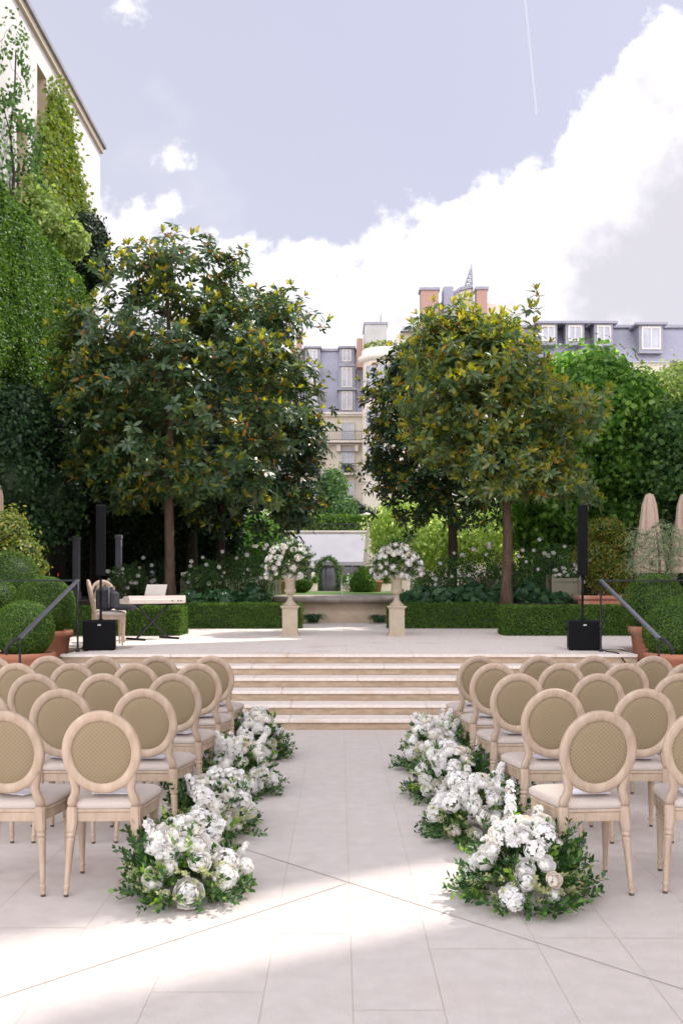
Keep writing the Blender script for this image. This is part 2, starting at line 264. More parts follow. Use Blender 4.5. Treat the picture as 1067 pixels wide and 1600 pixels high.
# ------------------------------------------------------------------ mesh helpers
class MB:
    def __init__(s): s.v = []; s.f = []; s.sm = []
    def add(s, v, f, smooth=False):
        o = len(s.v); s.v += [tuple(x) for x in v]; s.f += [tuple(i + o for i in q) for q in f]; s.sm += [smooth] * len(f); return s
    def box(s, x0, x1, y0, y1, z0, z1):
        return s.add([(x0, y0, z0), (x1, y0, z0), (x1, y1, z0), (x0, y1, z0), (x0, y0, z1), (x1, y0, z1), (x1, y1, z1), (x0, y1, z1)],
                     [(0, 3, 2, 1), (4, 5, 6, 7), (0, 1, 5, 4), (1, 2, 6, 5), (2, 3, 7, 6), (3, 0, 4, 7)])
    def bev(s, x0, x1, y0, y1, z0, z1, b):
        # box with chamfered edges
        vs = []; 
        for z, i in ((z0, b), (z0 + b, 0), (z1 - b, 0), (z1, b)):
            for (x, y) in ((x0 + i + b, y0 + i), (x1 - i - b, y0 + i), (x1 - i, y0 + i + b), (x1 - i, y1 - i - b), (x1 - i - b, y1 - i), (x0 + i + b, y1 - i), (x0 + i, y1 - i - b), (x0 + i, y0 + i + b)):
                vs.append((x, y, z))
        f = [tuple(range(7, -1, -1)), tuple(range(24, 32))]
        for r in range(3):
            for k in range(8): f.append((r * 8 + k, r * 8 + (k + 1) % 8, r * 8 + 8 + (k + 1) % 8, r * 8 + 8 + k))
        return s.add(vs, f)
    def lathe(s, prof, n=24, c=(0, 0, 0), flute=0, fn=0, smooth=True, cap=True, fz=None):
        vs = []; f = []
        for (r, z) in prof:
            for k in range(n):
                a = 2 * pi * k / n; rr = r
                if flute and (fz is None or fz[0] < z < fz[1]): rr = r * (1 - flute * (.5 + .5 * cos(a * fn)))
                vs.append((c[0] + rr * cos(a), c[1] + rr * sin(a), c[2] + z))
        for i in range(len(prof) - 1):
            for k in range(n): f.append((i * n + k, i * n + (k + 1) % n, (i + 1) * n + (k + 1) % n, (i + 1) * n + k))
        if cap:
            f.append(tuple(range(n - 1, -1, -1))); f.append(tuple((len(prof) - 1) * n + k for k in range(n)))
        return s.add(vs, f, smooth)
    def tube(s, pts, rad, n=8, smooth=True, sec=None):
        pts = [Vector(p) for p in pts]; m = len(pts)
        if not hasattr(rad, '__len__'): rad = [rad] * m
        vs = []; f = []; up = None
        for i, p in enumerate(pts):
            d = (pts[min(i + 1, m - 1)] - pts[max(i - 1, 0)]).normalized()
            if up is None:
                up = Vector((0, 0, 1)) if abs(d.z) < .9 else Vector((0, 1, 0))
            a = d.cross(up).normalized(); b = a.cross(d).normalized(); up = b
            for k in range(n):
                t = 2 * pi * k / n
                if sec: cx_, cy_ = sec[k]; vs.append(p + a * cx_ * rad[i] + b * cy_ * rad[i])
                else: vs.append(p + a * cos(t) * rad[i] + b * sin(t) * rad[i])
        for i in range(m - 1):
            for k in range(n): f.append((i * n + k, i * n + (k + 1) % n, (i + 1) * n + (k + 1) % n, (i + 1) * n + k))
        f.append(tuple(range(n - 1, -1, -1))); f.append(tuple((m - 1) * n + k for k in range(n)))
        return s.add(vs, f, smooth)
    def tf(s, M, i0=0):
        for i in range(i0, len(s.v)): s.v[i] = tuple(M @ Vector(s.v[i]))
        return s
    def mesh(s, name, mat):
        me = bpy.data.meshes.new(name); me.from_pydata(s.v, [], s.f); me.polygons.foreach_set('use_smooth', s.sm); me.materials.append(mat); me.update(); return me
    def build(s, name, mat, parent=None, loc=None):
        o = bpy.data.objects.new(name, s.mesh(name, MAT[mat] if isinstance(mat, str) else mat)); C.objects.link(o)
        if parent: o.parent = parent
        if loc is not None: o.location = loc
        return o
def np_obj(name, V, T, mat, parent=None, loc=None, smooth=False):
    """mesh from numpy verts (n,3) and triangles (m,3)"""
    o = bpy.data.objects.new(name, np_mesh(name, V, T, mat, smooth)); C.objects.link(o)
    if parent: o.parent = parent
    if loc is not None: o.location = loc
    return o
def np_mesh(name, V, T, mat, smooth=False):
    me = bpy.data.meshes.new(name); n = len(V); m = len(T)
    me.vertices.add(n); me.vertices.foreach_set('co', np.asarray(V, np.float32).ravel())
    me.loops.add(m * 3); me.loops.foreach_set('vertex_index', np.asarray(T, np.int32).ravel())
    me.polygons.add(m); me.polygons.foreach_set('loop_start', np.arange(0, m * 3, 3, dtype=np.int32))
    if smooth: me.polygons.foreach_set('use_smooth', np.ones(m, bool))
    me.update(calc_edges=True); me.validate(); me.materials.append(MAT[mat] if isinstance(mat, str) else mat); return me
def tag(o, label=None, cat=None, group=None, kind=None):
    if label: o['label'] = label
    if cat: o['category'] = cat
    if group: o['group'] = group
    if kind: o['kind'] = kind
    return o
def thing(name, label, cat, loc=(0, 0, 0), rz=0, group=None, kind=None):
    o = bpy.data.objects.new(name, None); C.objects.link(o); o.location = loc; o.rotation_euler = (0, 0, rz); o.empty_display_size = .2
    return tag(o, label, cat, group, kind)
def struct(o): o['kind'] = 'structure'; return o
def dup(root, loc, rz=0, label=None, group=None, scale=None):
    def cp(o, par):
        c = o.copy(); C.objects.link(c)
        if par: c.parent = par
        for ch in KIDS.get(o.name, []): cp(ch, c)
        return c
    r = cp(root, None); r.location = loc; r.rotation_euler = (0, 0, rz)
    if label: r['label'] = label
    if group: r['group'] = group
    if scale: r.scale = (scale,) * 3
    return r
KIDS = {}
def note_kids(root):
    def rec(o):
        KIDS[o.name] = [c for c in bpy.data.objects if c.parent == o]
        for c in KIDS[o.name]: rec(c)
    rec(root)

# ------------------------------------------------------------------ leaves
def unit(a): return a / np.maximum(np.linalg.norm(a, axis=-1, keepdims=True), 1e-9)
def leaf_tpl(kind):
    if kind == 'mag':
        V = [(0, 0, 0), (0, .38, .03), (0, .75, .03), (0, 1, -.03), (-.16, .35, .06), (.16, .35, .06), (-.15, .70, .05), (.15, .70, .05)]
        T = [(0, 5, 1), (0, 1, 4), (1, 5, 7), (1, 7, 2), (1, 2, 6), (1, 6, 4), (2, 7, 3), (2, 3, 6)]
    elif kind == 'oval':
        V = [(0, 0, 0), (.26, .5, .06), (0, 1, 0), (-.26, .5, .06), (0, .5, 0)]; T = [(0, 1, 4), (4, 1, 2), (0, 4, 3), (4, 2, 3)]
    elif kind == 'heart':
        V = [(0, 0, 0), (.38, .25, .07), (.30, .65, .04), (0, 1.05, -.06), (-.30, .65, .04), (-.38, .25, .07), (0, .45, 0)]
        T = [(0, 1, 6), (1, 2, 6), (2, 3, 6), (3, 4, 6), (4, 5, 6), (5, 0, 6)]
    elif kind == 'slim':
        V = [(0, 0, 0), (.09, .5, .02), (0, 1, 0), (-.09, .5, .02)]; T = [(0, 1, 2), (0, 2, 3)]
    else:
        V = [(0, 0, 0), (.33, .5, .08), (0, 1, 0), (-.33, .5, .08)]; T = [(0, 1, 2), (0, 2, 3)]
    return np.array(V, float), np.array(T, int)
def place_leaves(tpl, pos, d, nrm, size):
    V, T = leaf_tpl(tpl); n = len(pos); k = len(V)
    d = unit(d); s = unit(np.cross(d, nrm)); nn = np.cross(s, d)
    A = V[None, :, 0, None] * s[:, None, :] + V[None, :, 1, None] * d[:, None, :] + V[None, :, 2, None] * nn[:, None, :]
    W = pos[:, None, :] + A * size[:, None, None]
    TT = T[None] + (np.arange(n) * k)[:, None, None]
    return W.reshape(-1, 3), TT.reshape(-1, 3)
def pn(p, sc, seed=0):
    r = np.random.default_rng(seed); o = np.zeros(len(p))
    for i in range(7):
        k = r.normal(size=3) * sc * (1 + .35 * i); o += np.sin(p @ k + r.uniform(0, 6.28)) / (1 + .25 * i)
    return o / 3.0
def blob_points(blobs, n, rng, shell=.35, lump=.18, gap=None, seed=1, lsc=1.3, upbias=0):
    """points in an uneven shell on the union of ellipsoids; blobs: (x,y,z,rx,ry,rz)"""
    B = np.array(blobs, float); w_ = (B[:, 3] * B[:, 5] + B[:, 3] * B[:, 4] + B[:, 4] * B[:, 5]); w_ /= w_.sum()
    P_ = []; Nn = []; got = 0
    while got < n:
        m = int((n - got) * 1.8) + 200
        i = rng.choice(len(B), m, p=w_); dr = unit(rng.normal(size=(m, 3)))
        if upbias: dr[:, 2] += upbias; dr = unit(dr)
        c = B[i, :3]; r = B[i, 3:]
        q = c + dr * r
        rad = 1 - shell * np.abs(rng.normal(size=m)) * .6 + lump * pn(q, lsc, seed)
        rad = rad + (rng.random(m) < .22) * rng.exponential(.16, m) * min(shell / .4, 1.0)
        rad = np.clip(rad, .05, 1.5)
        q = c + dr * r * rad[:, None]
        keep = np.ones(m, bool)
        for b in B:
            keep &= (((q - b[:3]) / b[3:]) ** 2).sum(1) > .50 - 1e-6 if True else keep
        # points well inside any blob are dropped most of the time
        inner = np.zeros(m, bool)
        for b in B: inner |= (((q - b[:3]) / b[3:]) ** 2).sum(1) < .5
        keep = ~inner | (rng.random(m) < .12)
        if gap is not None: keep &= pn(q, gap[0], seed + 5) > gap[1]
        q = q[keep]; nn = unit((dr / r)[keep]); P_.append(q); Nn.append(nn); got += len(q)
    return np.concatenate(P_)[:n], np.concatenate(Nn)[:n]
def shell_leaves(blobs, n, size, tpl='simple', rng=None, shell=.35, lump=.18, gap=None, seed=1, droop=.3, lsc=1.3, jit=.6, upbias=0):
    rng = rng or np.random.default_rng(seed)
    p, nn = blob_points(blobs, n, rng, shell, lump, gap, seed, lsc, upbias)
    t = rng.normal(size=p.shape); t -= (t * nn).sum(1)[:, None] * nn
    d = unit(t) + nn * .35; d[:, 2] -= droop
    nrm = nn + rng.normal(size=p.shape) * jit
    sz = size * rng.uniform(.65, 1.25, len(p))
    return place_leaves(tpl, p, d, nrm, sz)
def blob(px, py, d, rpx, ry=None, rz=None, rd=None):
    c = P(px, py, d); r = rpx / F * d
    return (c.x, c.y, c.z, r, rd if rd else r, (rz / F * d) if rz else r)
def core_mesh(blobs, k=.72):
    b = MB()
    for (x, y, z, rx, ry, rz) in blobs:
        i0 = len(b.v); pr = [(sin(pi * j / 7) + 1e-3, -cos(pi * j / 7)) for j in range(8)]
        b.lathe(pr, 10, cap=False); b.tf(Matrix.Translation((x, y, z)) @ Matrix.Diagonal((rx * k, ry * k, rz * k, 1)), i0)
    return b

# ------------------------------------------------------------------ SETTING
XJ = [-5.9, -5.3, -4.75, -4.1, -3.55, -2.95, -2.35, -1.75, -1.23, -.77, -.307, .054, .412, .916, 1.31, 1.80, 2.35, 2.9, 3.5, 4.05, 4.6, 5.2, 5.9]
slab = MB(); g = .0018
for i in range(len(XJ) - 1):
    y = -6 - random.random()
    while y < 11.30:
        y2 = min(y + random.choice([.9, 1.15, 1.4, 1.7]), 11.33)
        if y2 > 11.33 - .2: y2 = 11.33
        if 0 < 1: slab.add([(XJ[i] + g, y + g, 0), (XJ[i + 1] - g, y + g, 0), (XJ[i + 1] - g, y2 - g, 0), (XJ[i] + g, y2 - g, 0)], [(0, 1, 2, 3)])
        y = y2
struct(slab.build('paving', 'slab'))
gr = MB(); gr.add([(-60, -40, -.0012), (60, -40, -.0012), (60, 140, -.0012), (-60, 140, -.0012)], [(0, 1, 2, 3)])
struct(gr.build('ground', 'mortar'))
ck = MB()
def strip(mb, x0, y0, x1, y1, wd, z):
    dx, dy = x1 - x0, y1 - y0; l = math.hypot(dx, dy); nx, ny = -dy / l * wd / 2, dx / l * wd / 2
    mb.add([(x0 - nx, y0 - ny, z), (x1 - nx, y1 - ny, z), (x1 + nx, y1 + ny, z), (x0 + nx, y0 + ny, z)], [(0, 1, 2, 3)])
strip(ck, -.95, 6.65, .054, 5.57, .009, .002); strip(ck, .054, 5.57, 1.5, 4.02, .007, .002)
strip(ck, -1.6, 3.78, .04, 5.55, .006, .0025)
struct(ck.build('paving_joint', 'crack'))
# steps
ST0, TR, RI = 11.33, .39, .12; SX0, SX1 = -3.72, 3.98
fl = MB(); tr_ = MB()
for k in range(6):
    y0 = ST0 + k * TR; z1 = (k + 1) * RI
    x = SX0
    while x < SX1 - .01:
        x2 = min(x + random.uniform(.9, 1.6), SX1)
        if SX1 - x2 < .35: x2 = SX1
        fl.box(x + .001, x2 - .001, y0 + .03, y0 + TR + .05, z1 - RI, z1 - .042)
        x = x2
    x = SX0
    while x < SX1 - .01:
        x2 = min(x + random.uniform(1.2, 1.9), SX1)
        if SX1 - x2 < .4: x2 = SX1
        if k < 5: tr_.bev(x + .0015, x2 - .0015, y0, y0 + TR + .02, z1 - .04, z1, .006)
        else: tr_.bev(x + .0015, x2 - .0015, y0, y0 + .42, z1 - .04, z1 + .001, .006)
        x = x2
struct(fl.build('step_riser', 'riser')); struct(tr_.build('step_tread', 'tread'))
# terrace paving
te = MB(); YT0, YT1 = ST0 + 5 * TR + .42, 23.9
y = YT0; row = 0
while y < YT1:
    y2 = min(y + .6, YT1); x = -4.4 - (row % 2) * .45
    while x < 9:
        if not ((x < -3.9 or x > 3.4) and y < 14.5): te.add([(x + .002, y + .002, TZ), (x + .898, y + .002, TZ), (x + .898, y2 - .002, TZ), (x + .002, y2 - .002, TZ)], [(0, 1, 2, 3)])
        x += .9
    y = y2; row += 1
struct(te.build('terrace', 'terrace'))
tb = MB(); tb.box(SX0, SX1, YT0 - .1, YT1, TZ - .3, TZ - .004); tb.box(-12, SX0 - .003, 14.65, YT1, -.1, TZ - .004); tb.box(SX1 + .003, 12, 14.65, YT1, -.1, TZ - .004)
struct(tb.build('terrace_base', 'mortar'))
# garden ground behind hedges
ga = MB(); ga.add([(-40, 21.2, GZ), (-2.6, 21.2, GZ), (-2.6, 120, GZ), (-40, 120, GZ)], [(0, 1, 2, 3)])
ga.add([(2.6, 21.2, GZ), (40, 21.2, GZ), (40, 120, GZ), (2.6, 120, GZ)], [(0, 1, 2, 3)])
ga.add([(-2.6, 26.5, GZ), (2.6, 26.5, GZ), (2.6, 120, GZ), (-2.6, 120, GZ)], [(0, 1, 2, 3)])
ga.box(-40, -2.6, 21.2, 21.3, .5, GZ - .004); ga.box(2.6, 40, 21.2, 21.3, .5, GZ - .004)
struct(ga.build('garden_ground', 'soil'))
gp = MB(); gp.add([(-2.5, 46.5, GZ + .008), (7, 46.5, GZ + .008), (7, 51, GZ + .008), (-2.5, 51, GZ + .008)], [(0, 1, 2, 3)]); gp.add([(3.2, 28, GZ + .006), (7, 28, GZ + .006), (7, 46.4, GZ + .006), (3.2, 46.4, GZ + .006)], [(0, 1, 2, 3)])
struct(gp.build('garden_path', 'gravel'))
ln = MB(); ln.add([(-4.4, 27, GZ + .02), (3.1, 27, GZ + .02), (3.1, 46.3, GZ + .02), (-4.4, 46.3, GZ + .02)], [(0, 1, 2, 3)])
struct(ln.build('lawn', 'lawn'))

# ------------------------------------------------------------------ CHAIRS
def rect_tube(mb, pts, hw, hd, smooth=False):
    """tube of rectangular-ish section; pts list of (x,y,z); hw half width in the local x, hd half depth in local y (per point)"""
    vs = []; f = []; m = len(pts)
    for i, p in enumerate(pts):
        w_, d_ = hw[i], hd[i]
        for (sx, sy) in ((-1, -.6), (-.6, -1), (.6, -1), (1, -.6), (1, .6), (.6, 1), (-.6, 1), (-1, .6)): vs.append((p[0] + sx * w_, p[1] + sy * d_, p[2]))
    for i in range(m - 1):
        for k in range(8): f.append((i * 8 + k, i * 8 + (k + 1) % 8, i * 8 + 8 + (k + 1) % 8, i * 8 + 8 + k))
    f.append(tuple(range(7, -1, -1))); f.append(tuple((m - 1) * 8 + k for k in range(8)))
    mb.add(vs, f, smooth)
def leg_lathe(mb, top, foot, r=1.0):
    prof = [(.0135, 0.0), (.0135, .012), (.0115, .016), (.0155, .03), (.0165, .042), (.012, .052), (.0135, .058), (.0215, .27), (.0235, .283), (.0185, .292), (.026, .304), (.026, .312), (.020, .322)]
    H = top[2] - foot[2]; k = H / .322; i0 = len(mb.v)
    mb.lathe([(a * r, b * k) for a, b in prof], 24, flute=.16, fn=8, fz=(.06 * k, .265 * k), smooth=False)
    for i in range(i0, len(mb.v)):
        x, y, z = mb.v[i]; t = z / H; mb.v[i] = (x + foot[0] + (top[0] - foot[0]) * t, y + foot[1] + (top[1] - foot[1]) * t, z + foot[2])
def make_chair(label):
    t = thing('oval_back_chair', label, 'chair')
    OC, RA, RB = .765, .205, .224
    lean = lambda z: -.10 * max(0, (z - .46)) / .52       # back leans towards -y
    # oval frame
    b = MB(); n = 56; vs = []; f = []
    ring = [(1.0, -.016), (1.0, .010), (.965, .022), (.86, .022), (.80, .012), (.785, 0), (.785, -.012), (.82, -.020), (.955, -.024)]
    for k in range(n):
        a = 2 * pi * k / n
        for (q, y) in ring:
            th = 1.0
            wa = RA - (1 - q) * .235; wb = RB - (1 - q) * .25 * (1.08 if sin(a) > 0 else 1.0)
            x = wa * cos(a); z = OC + wb * sin(a); vs.append((x, y + lean(z), z))
    m = len(ring)
    for k in range(n):
        for j in range(m): f.append((k * m + j, ((k + 1) % n) * m + j, ((k + 1) % n) * m + (j + 1) % m, k * m + (j + 1) % m))
    b.add(vs, f, True); b.build('back_frame', 'wood', t)
    # upholstered oval
    b = MB(); vs = []; f = []
    for side, s0 in ((-1, -.012), (1, .014)):
        o = len(vs)
        vs.append((0, s0 + side * .008 + lean(OC), OC))
        for j, (q, bul) in enumerate(((.35, .0075), (.7, .006), (.92, .002), (1.0, -.004))):
            for k in range(40):
                a = 2 * pi * k / 40; z = OC + q * (RB - .052) * sin(a)
                vs.append((q * (RA - .049) * cos(a), s0 + side * bul + lean(z), z))
        for k in range(40):
            q1 = (o, o + 1 + k, o + 1 + (k + 1) % 40); f.append(q1 if side < 0 else q1[::-1])
            for j in range(3):
                q2 = (o + 1 + j * 40 + k, o + 41 + j * 40 + k, o + 41 + j * 40 + (k + 1) % 40, o + 1 + j * 40 + (k + 1) % 40); f.append(q2 if side < 0 else q2[::-1])
    b.add(vs, f, True); b.build('back_upholstery', 'fabric', t)
    # rear legs with the curved uprights
    for s in (-1, 1):
        b = MB()
        pts = [(.158, .70), (.160, .66), (.157, .625), (.149, .59), (.144, .565), (.149, .54), (.160, .515), (.167, .49), (.166, .465)]
        hw = [.010, .018, .021, .021, .021, .022, .024, .024, .020]
        rect_tube(b, [(s * x, lean(z) , z) for x, z in pts], hw, [.019] * 9, True)
        pts = [(.166, .468), (.167, .45), (.167, .385), (.171, .345), (.171, .332)]
        rect_tube(b, [(s * x, 0.0, z) for x, z in pts], [.024, .027, .027, .025, .021], [.024, .026, .026, .025, .021], False)
        leg_lathe(b, (s * .172, 0, .334), (s * .192, -.035, .014)); lg = b.build('leg', 'wood', t)
        b = MB(); b.lathe([(.0115, 0), (.013, .004), (.0128, .014)], 12, (s * .192, -.035, 0)); b.build('foot_cap', 'rust', lg)
    # seat rail: trapezoid with a bowed front
    out_ = [(-.150, .0), (.150, .0), (.178, .03), (.205, .14), (.228, .27), (.238, .36), (.222, .405), (.15, .43), (0, .442), (-.15, .43), (-.222, .405), (-.238, .36), (-.228, .27), (-.205, .14), (-.178, .03)]
    def slabm(mb, off, z0, z1, bl=0):
        o = len(mb.v); n_ = len(out_); cx, cy = 0, .2; rings = [(off - bl, z0), (off, z0 + bl), (off, z1 - bl), (off - bl, z1)] if bl else [(off, z0), (off, z1)]
        vs = []
        for (of, z) in rings:
            for (x, y_) in out_:
                l = math.hypot(x - cx, y_ - cy); vs.append((x + (x - cx) / l * of, y_ + (y_ - cy) / l * of, z))
        f = [tuple(range(n_ - 1, -1, -1)), tuple((len(rings) - 1) * n_ + k for k in range(n_))]
        for r in range(len(rings) - 1):
            for k in range(n_): f.append((r * n_ + k, r * n_ + (k + 1) % n_, (r + 1) * n_ + (k + 1) % n_, (r + 1) * n_ + k))
        mb.add(vs, f)
    b = MB(); slabm(b, 0, .385, .436, .003); slabm(b, .007, .4365, .452, .003); b.build('seat_rail', 'wood', t)
    # cushion
    b = MB(); vs = []; f = []; n_ = len(out_) * 4
    dense = []
    for i in range(len(out_)):
        p0 = Vector(out_[i - 1]); p1 = Vector(out_[i]); p2 = Vector(out_[(i + 1) % len(out_)]); p3 = Vector(out_[(i + 2) % len(out_)])
        for k in range(4):
            u_ = k / 4; dense.append(.5 * ((2 * p1) + (p2 - p0) * u_ + (2 * p0 - 5 * p1 + 4 * p2 - p3) * u_ * u_ + (3 * p1 - p0 - 3 * p2 + p3) * u_ ** 3))
    rings = [(1.0, .4525), (1.028, .463), (1.035, .478), (1.0, .493), (.9, .505), (.7, .515), (.4, .521), (.12, .523)]
    for (q, z) in rings:
        for p in dense: vs.append((p.x * q, .2 + (p.y - .2) * q, z))
    n_ = len(dense)
    for r in range(len(rings) - 1):
        for k in range(n_): f.append((r * n_ + k, r * n_ + (k + 1) % n_, (r + 1) * n_ + (k + 1) % n_, (r + 1) * n_ + k))
    f.append(tuple(range(n_ - 1, -1, -1))); f.append(tuple((len(rings) - 1) * n_ + k for k in range(n_)))
    b.add(vs, f, True); b.build('seat_cushion', 'cushion', t)
    for s in (-1, 1):
        b = MB(); b.bev(s * .203 - .023, s * .203 + .023, .36, .406, .335, .3845, .003)
        leg_lathe(b, (s * .203, .383, .336), (s * .203, .390, .014)); lg = b.build('leg', 'wood', t)
        b = MB(); b.lathe([(.0115, 0), (.013, .004), (.0128, .014)], 12, (s * .203, .39, 0)); b.build('foot_cap', 'rust', lg)
    note_kids(t)
    return t
HC = .97
rows = []
tops = [1115, 1080, 1055.5, 1039, 1027.5]
left_px = [[157, 6], [226, 96, -33], [272, 162, 55], [308, 212, 114, 27], [331, 247, 160, 76.5, -13]]
right_px = [[934, 1107], [864.5, 1006], [809.5, 933.5, 1061], [773, 878, 976, 1075], [748.5, 843, 928.5, 1019.5]]
rown = ['nearest row', 'second row', 'third row', 'fourth row', 'farthest row']
seatn = ['beside the flower-lined aisle', 'second from the aisle', 'third from the aisle', 'fourth from the aisle', 'fifth from the aisle']
ch0 = None; bk0 = None
bkm = None
for side, tab in (('left', left_px), ('right', right_px)):
    for r in range(5):
        d = (CAMH - .985) * F / (tops[r] - 910)
        for k, px in enumerate(tab[r]):
            lab = 'oval-backed oak chair in the %s on the %s, %s' % (rown[r], side, seatn[k])
            x = XX(px, d); rz = radians(random.uniform(-2.5, 2.5)); sgn = -1 if side == 'left' else 1
            if side == 'right' and r == 0 and k == 1: rz = radians(-16)
            if side == 'right' and r == 0 and k == 0: rz = radians(5)
            loc = (x, d + .09, 0)
            if ch0 is None: ch0 = make_chair(lab); ch0['group'] = 'oval-backed wedding chairs in rows'; ch0.location = loc; ch0.rotation_euler = (0, 0, rz); o = ch0
            else: o = dup(ch0, loc, rz, lab, 'oval-backed wedding chairs in rows')
            o.scale = (1.015,) * 3
            # booklet lying on the seat
            if bkm is None:
                b = MB(); b.bev(-.075, .075, -.105, .105, 0, .004, .0008); b.bev(-.073, .074, -.104, .104, .0045, .0068, .0006); bkm = b.mesh('wedding_programme', MAT['paper'])
            q = bpy.data.objects.new('wedding_programme', bkm); C.objects.link(q)
            off = Matrix.Rotation(rz, 3, 'Z') @ Vector((random.uniform(-.01, .05), .105, .529)); q.location = Vector(loc) + off
            q.rotation_euler = (0, radians(3), rz + radians(random.uniform(-25, 10)) + pi / 2)
            tag(q, 'white programme on the %s seat, %s row on the %s' % (['aisle', 'second', 'third', 'fourth', 'fifth'][k] + (' from aisle' if k else ''), rown[r].replace(' row', ''), side), 'booklet', 'paper programmes lying on the seats')

# ------------------------------------------------------------------ FLOWERS
def petal(mb, M, w_, h_, cup, curl=.0, nx=3, ny=4, ruff=0):
    vs = []; f = []
    for j in range(ny + 1):
        t = j / ny; ww = w_ * (sin(pi * min(1, t * .82 + .12)) ** .7) if t < 1 else w_ * .42
        for i in range(nx + 1):
            s_ = i / nx * 2 - 1
            x = s_ * ww; z = h_ * t - abs(s_) ** 2 * h_ * .10 * t; y = cup * (s_ ** 2) * ww * .9 - curl * t ** 2.2 + (random.uniform(-ruff, ruff) if t > .5 else 0)
            vs.append(M @ Vector((x, -y + cup * .35 * h_ * sin(pi * t) * -1, z)))
    for j in range(ny):
        for i in range(nx): f.append((j * (nx + 1) + i, j * (nx + 1) + i + 1, (j + 1) * (nx + 1) + i + 1, (j + 1) * (nx + 1) + i))
    mb.add(vs, f, True)
def rose_mesh(name, mat, openness=1.0, rings=5, ruff=.0):
    """cabbage-like bloom: rings of cupped petals, each a patch of a nested shell, tight heart and flared rim"""
    b = MB(); rnd = random; cnt = [3, 3, 4, 5, 5, 6, 7]
    b.lathe([(.05, -.6), (.42, -.45), (.50, -.1), (.36, .12), (.20, .22), (.02, .20)], 10, cap=False)
    for r in range(rings):
        t = r / (rings - 1); R = .26 + .74 * t; n = cnt[r]; top = radians(6 + (46 + 14 * openness) * t ** 1.2); off = rnd.random() * 6
        for k in range(n):
            a0 = off + 2 * pi * k / n + rnd.uniform(-.12, .12); wd = pi / n * 1.35; tt = top * rnd.uniform(.85, 1.15) + .05; Rk = R * rnd.uniform(.94, 1.06)
            nx, ny = 5, 5; vs = []; f = []
            for j in range(ny + 1):
                q = j / ny; th = radians(150) + (tt - radians(150)) * q
                for i in range(nx + 1):
                    s_ = i / nx * 2 - 1
                    th2 = th + (abs(s_) ** 2.5) * .38 * q; rr = Rk * (1 + (.07 * openness * t) * max(0, q - .72) / .28 - .05 * s_ * (1 if i % 2 else .6)) + (rnd.uniform(-ruff, ruff) if q > .5 else 0)
                    az = a0 + s_ * wd * (.45 + .55 * sin(pi * min(1, q * .75 + .1)))
                    vs.append((rr * sin(th2) * cos(az), rr * sin(th2) * sin(az), rr * cos(th2) * .82 - .1 * t))
            for j in range(ny):
                for i in range(nx): f.append((j * (nx + 1) + i, j * (nx + 1) + i + 1, (j + 1) * (nx + 1) + i + 1, (j + 1) * (nx + 1) + i))
            b.add(vs, f, True)
    return b.mesh(name, MAT[mat])
def floret_mesh(name, mat, shape='ball', n=70, fs=.24):
    b = MB()
    for i in range(n):
        if shape == 'ball':
            dr = Vector((random.gauss(0, 1), random.gauss(0, 1), random.gauss(0, 1) + .5)).normalized(); p = dr * random.uniform(.72, .95)
        else:
            h = random.random(); a = random.random() * 2 * pi; rr = .42 * (1 - .55 * h) * random.uniform(.75, 1.1)
            dr = Vector((cos(a), sin(a), .25 + h * .5)).normalized(); p = Vector((cos(a) * rr, sin(a) * rr, -1 + 2.3 * h))
        q = dr.to_track_quat('Z', 'Y').to_matrix().to_4x4(); M = Matrix.Translation(p) @ q @ Matrix.Rotation(random.random() * 6, 4, 'Z')
        s_ = fs * random.uniform(.8, 1.2); nn = 5 if random.random() < .5 else 4
        for k in range(nn):
            a = 2 * pi * k / nn; M2 = M @ Matrix.Rotation(a, 4, 'Z')
            vs = [M2 @ Vector(c_) for c_ in ((0, 0, 0), (s_ * .42, s_ * .45, s_ * .16), (s_ * .18, s_ * .95, s_ * .10), (-s_ * .18, s_ * .95, s_ * .22), (-s_ * .42, s_ * .45, s_ * .16))]
            b.add(vs, [(0, 1, 2, 3, 4)], False)
    return b.mesh(name, MAT[mat])
ROSES = [rose_mesh('garden_rose', 'cream', .9), rose_mesh('garden_rose', 'petal', 1.0), rose_mesh('garden_rose', 'petal', 1.15), rose_mesh('blush_rose', 'blush', .8)]
PEONY = [rose_mesh('peony', 'petal', 1.2, 7, .03), rose_mesh('peony', 'cream', 1.0, 7, .035)]
CLUST = [floret_mesh('hydrangea_head', 'petal', 'ball', 80), floret_mesh('hydrangea_head', 'petal', 'ball', 80, .27)]
SPIKE = [floret_mesh('flower_spike', 'petal', 'spike', 70, .27), floret_mesh('flower_spike', 'petal', 'spike', 70, .24)]
def bloom(par, kind, p, dr, size):
    me = {'rose': random.choice(ROSES[:3]), 'blush': ROSES[3], 'peony': random.choice(PEONY), 'hydrangea': random.choice(CLUST), 'spike': random.choice(SPIKE)}[kind]
    nm = {'rose': 'rose', 'blush': 'rose', 'peony': 'peony', 'hydrangea': 'hydrangea_head', 'spike': 'flower_spike'}[kind]
    o = bpy.data.objects.new(nm, me); C.objects.link(o); o.parent = par; o.location = p; o.scale = (size,) * 3
    o.rotation_mode = 'QUATERNION'; o.rotation_quaternion = dr.to_track_quat('Z', 'Y') @ Matrix.Rotation(random.random() * 6, 3, 'Z').to_quaternion()
    if kind == 'blush': o['label'] = 'blush cream rose'
    return o
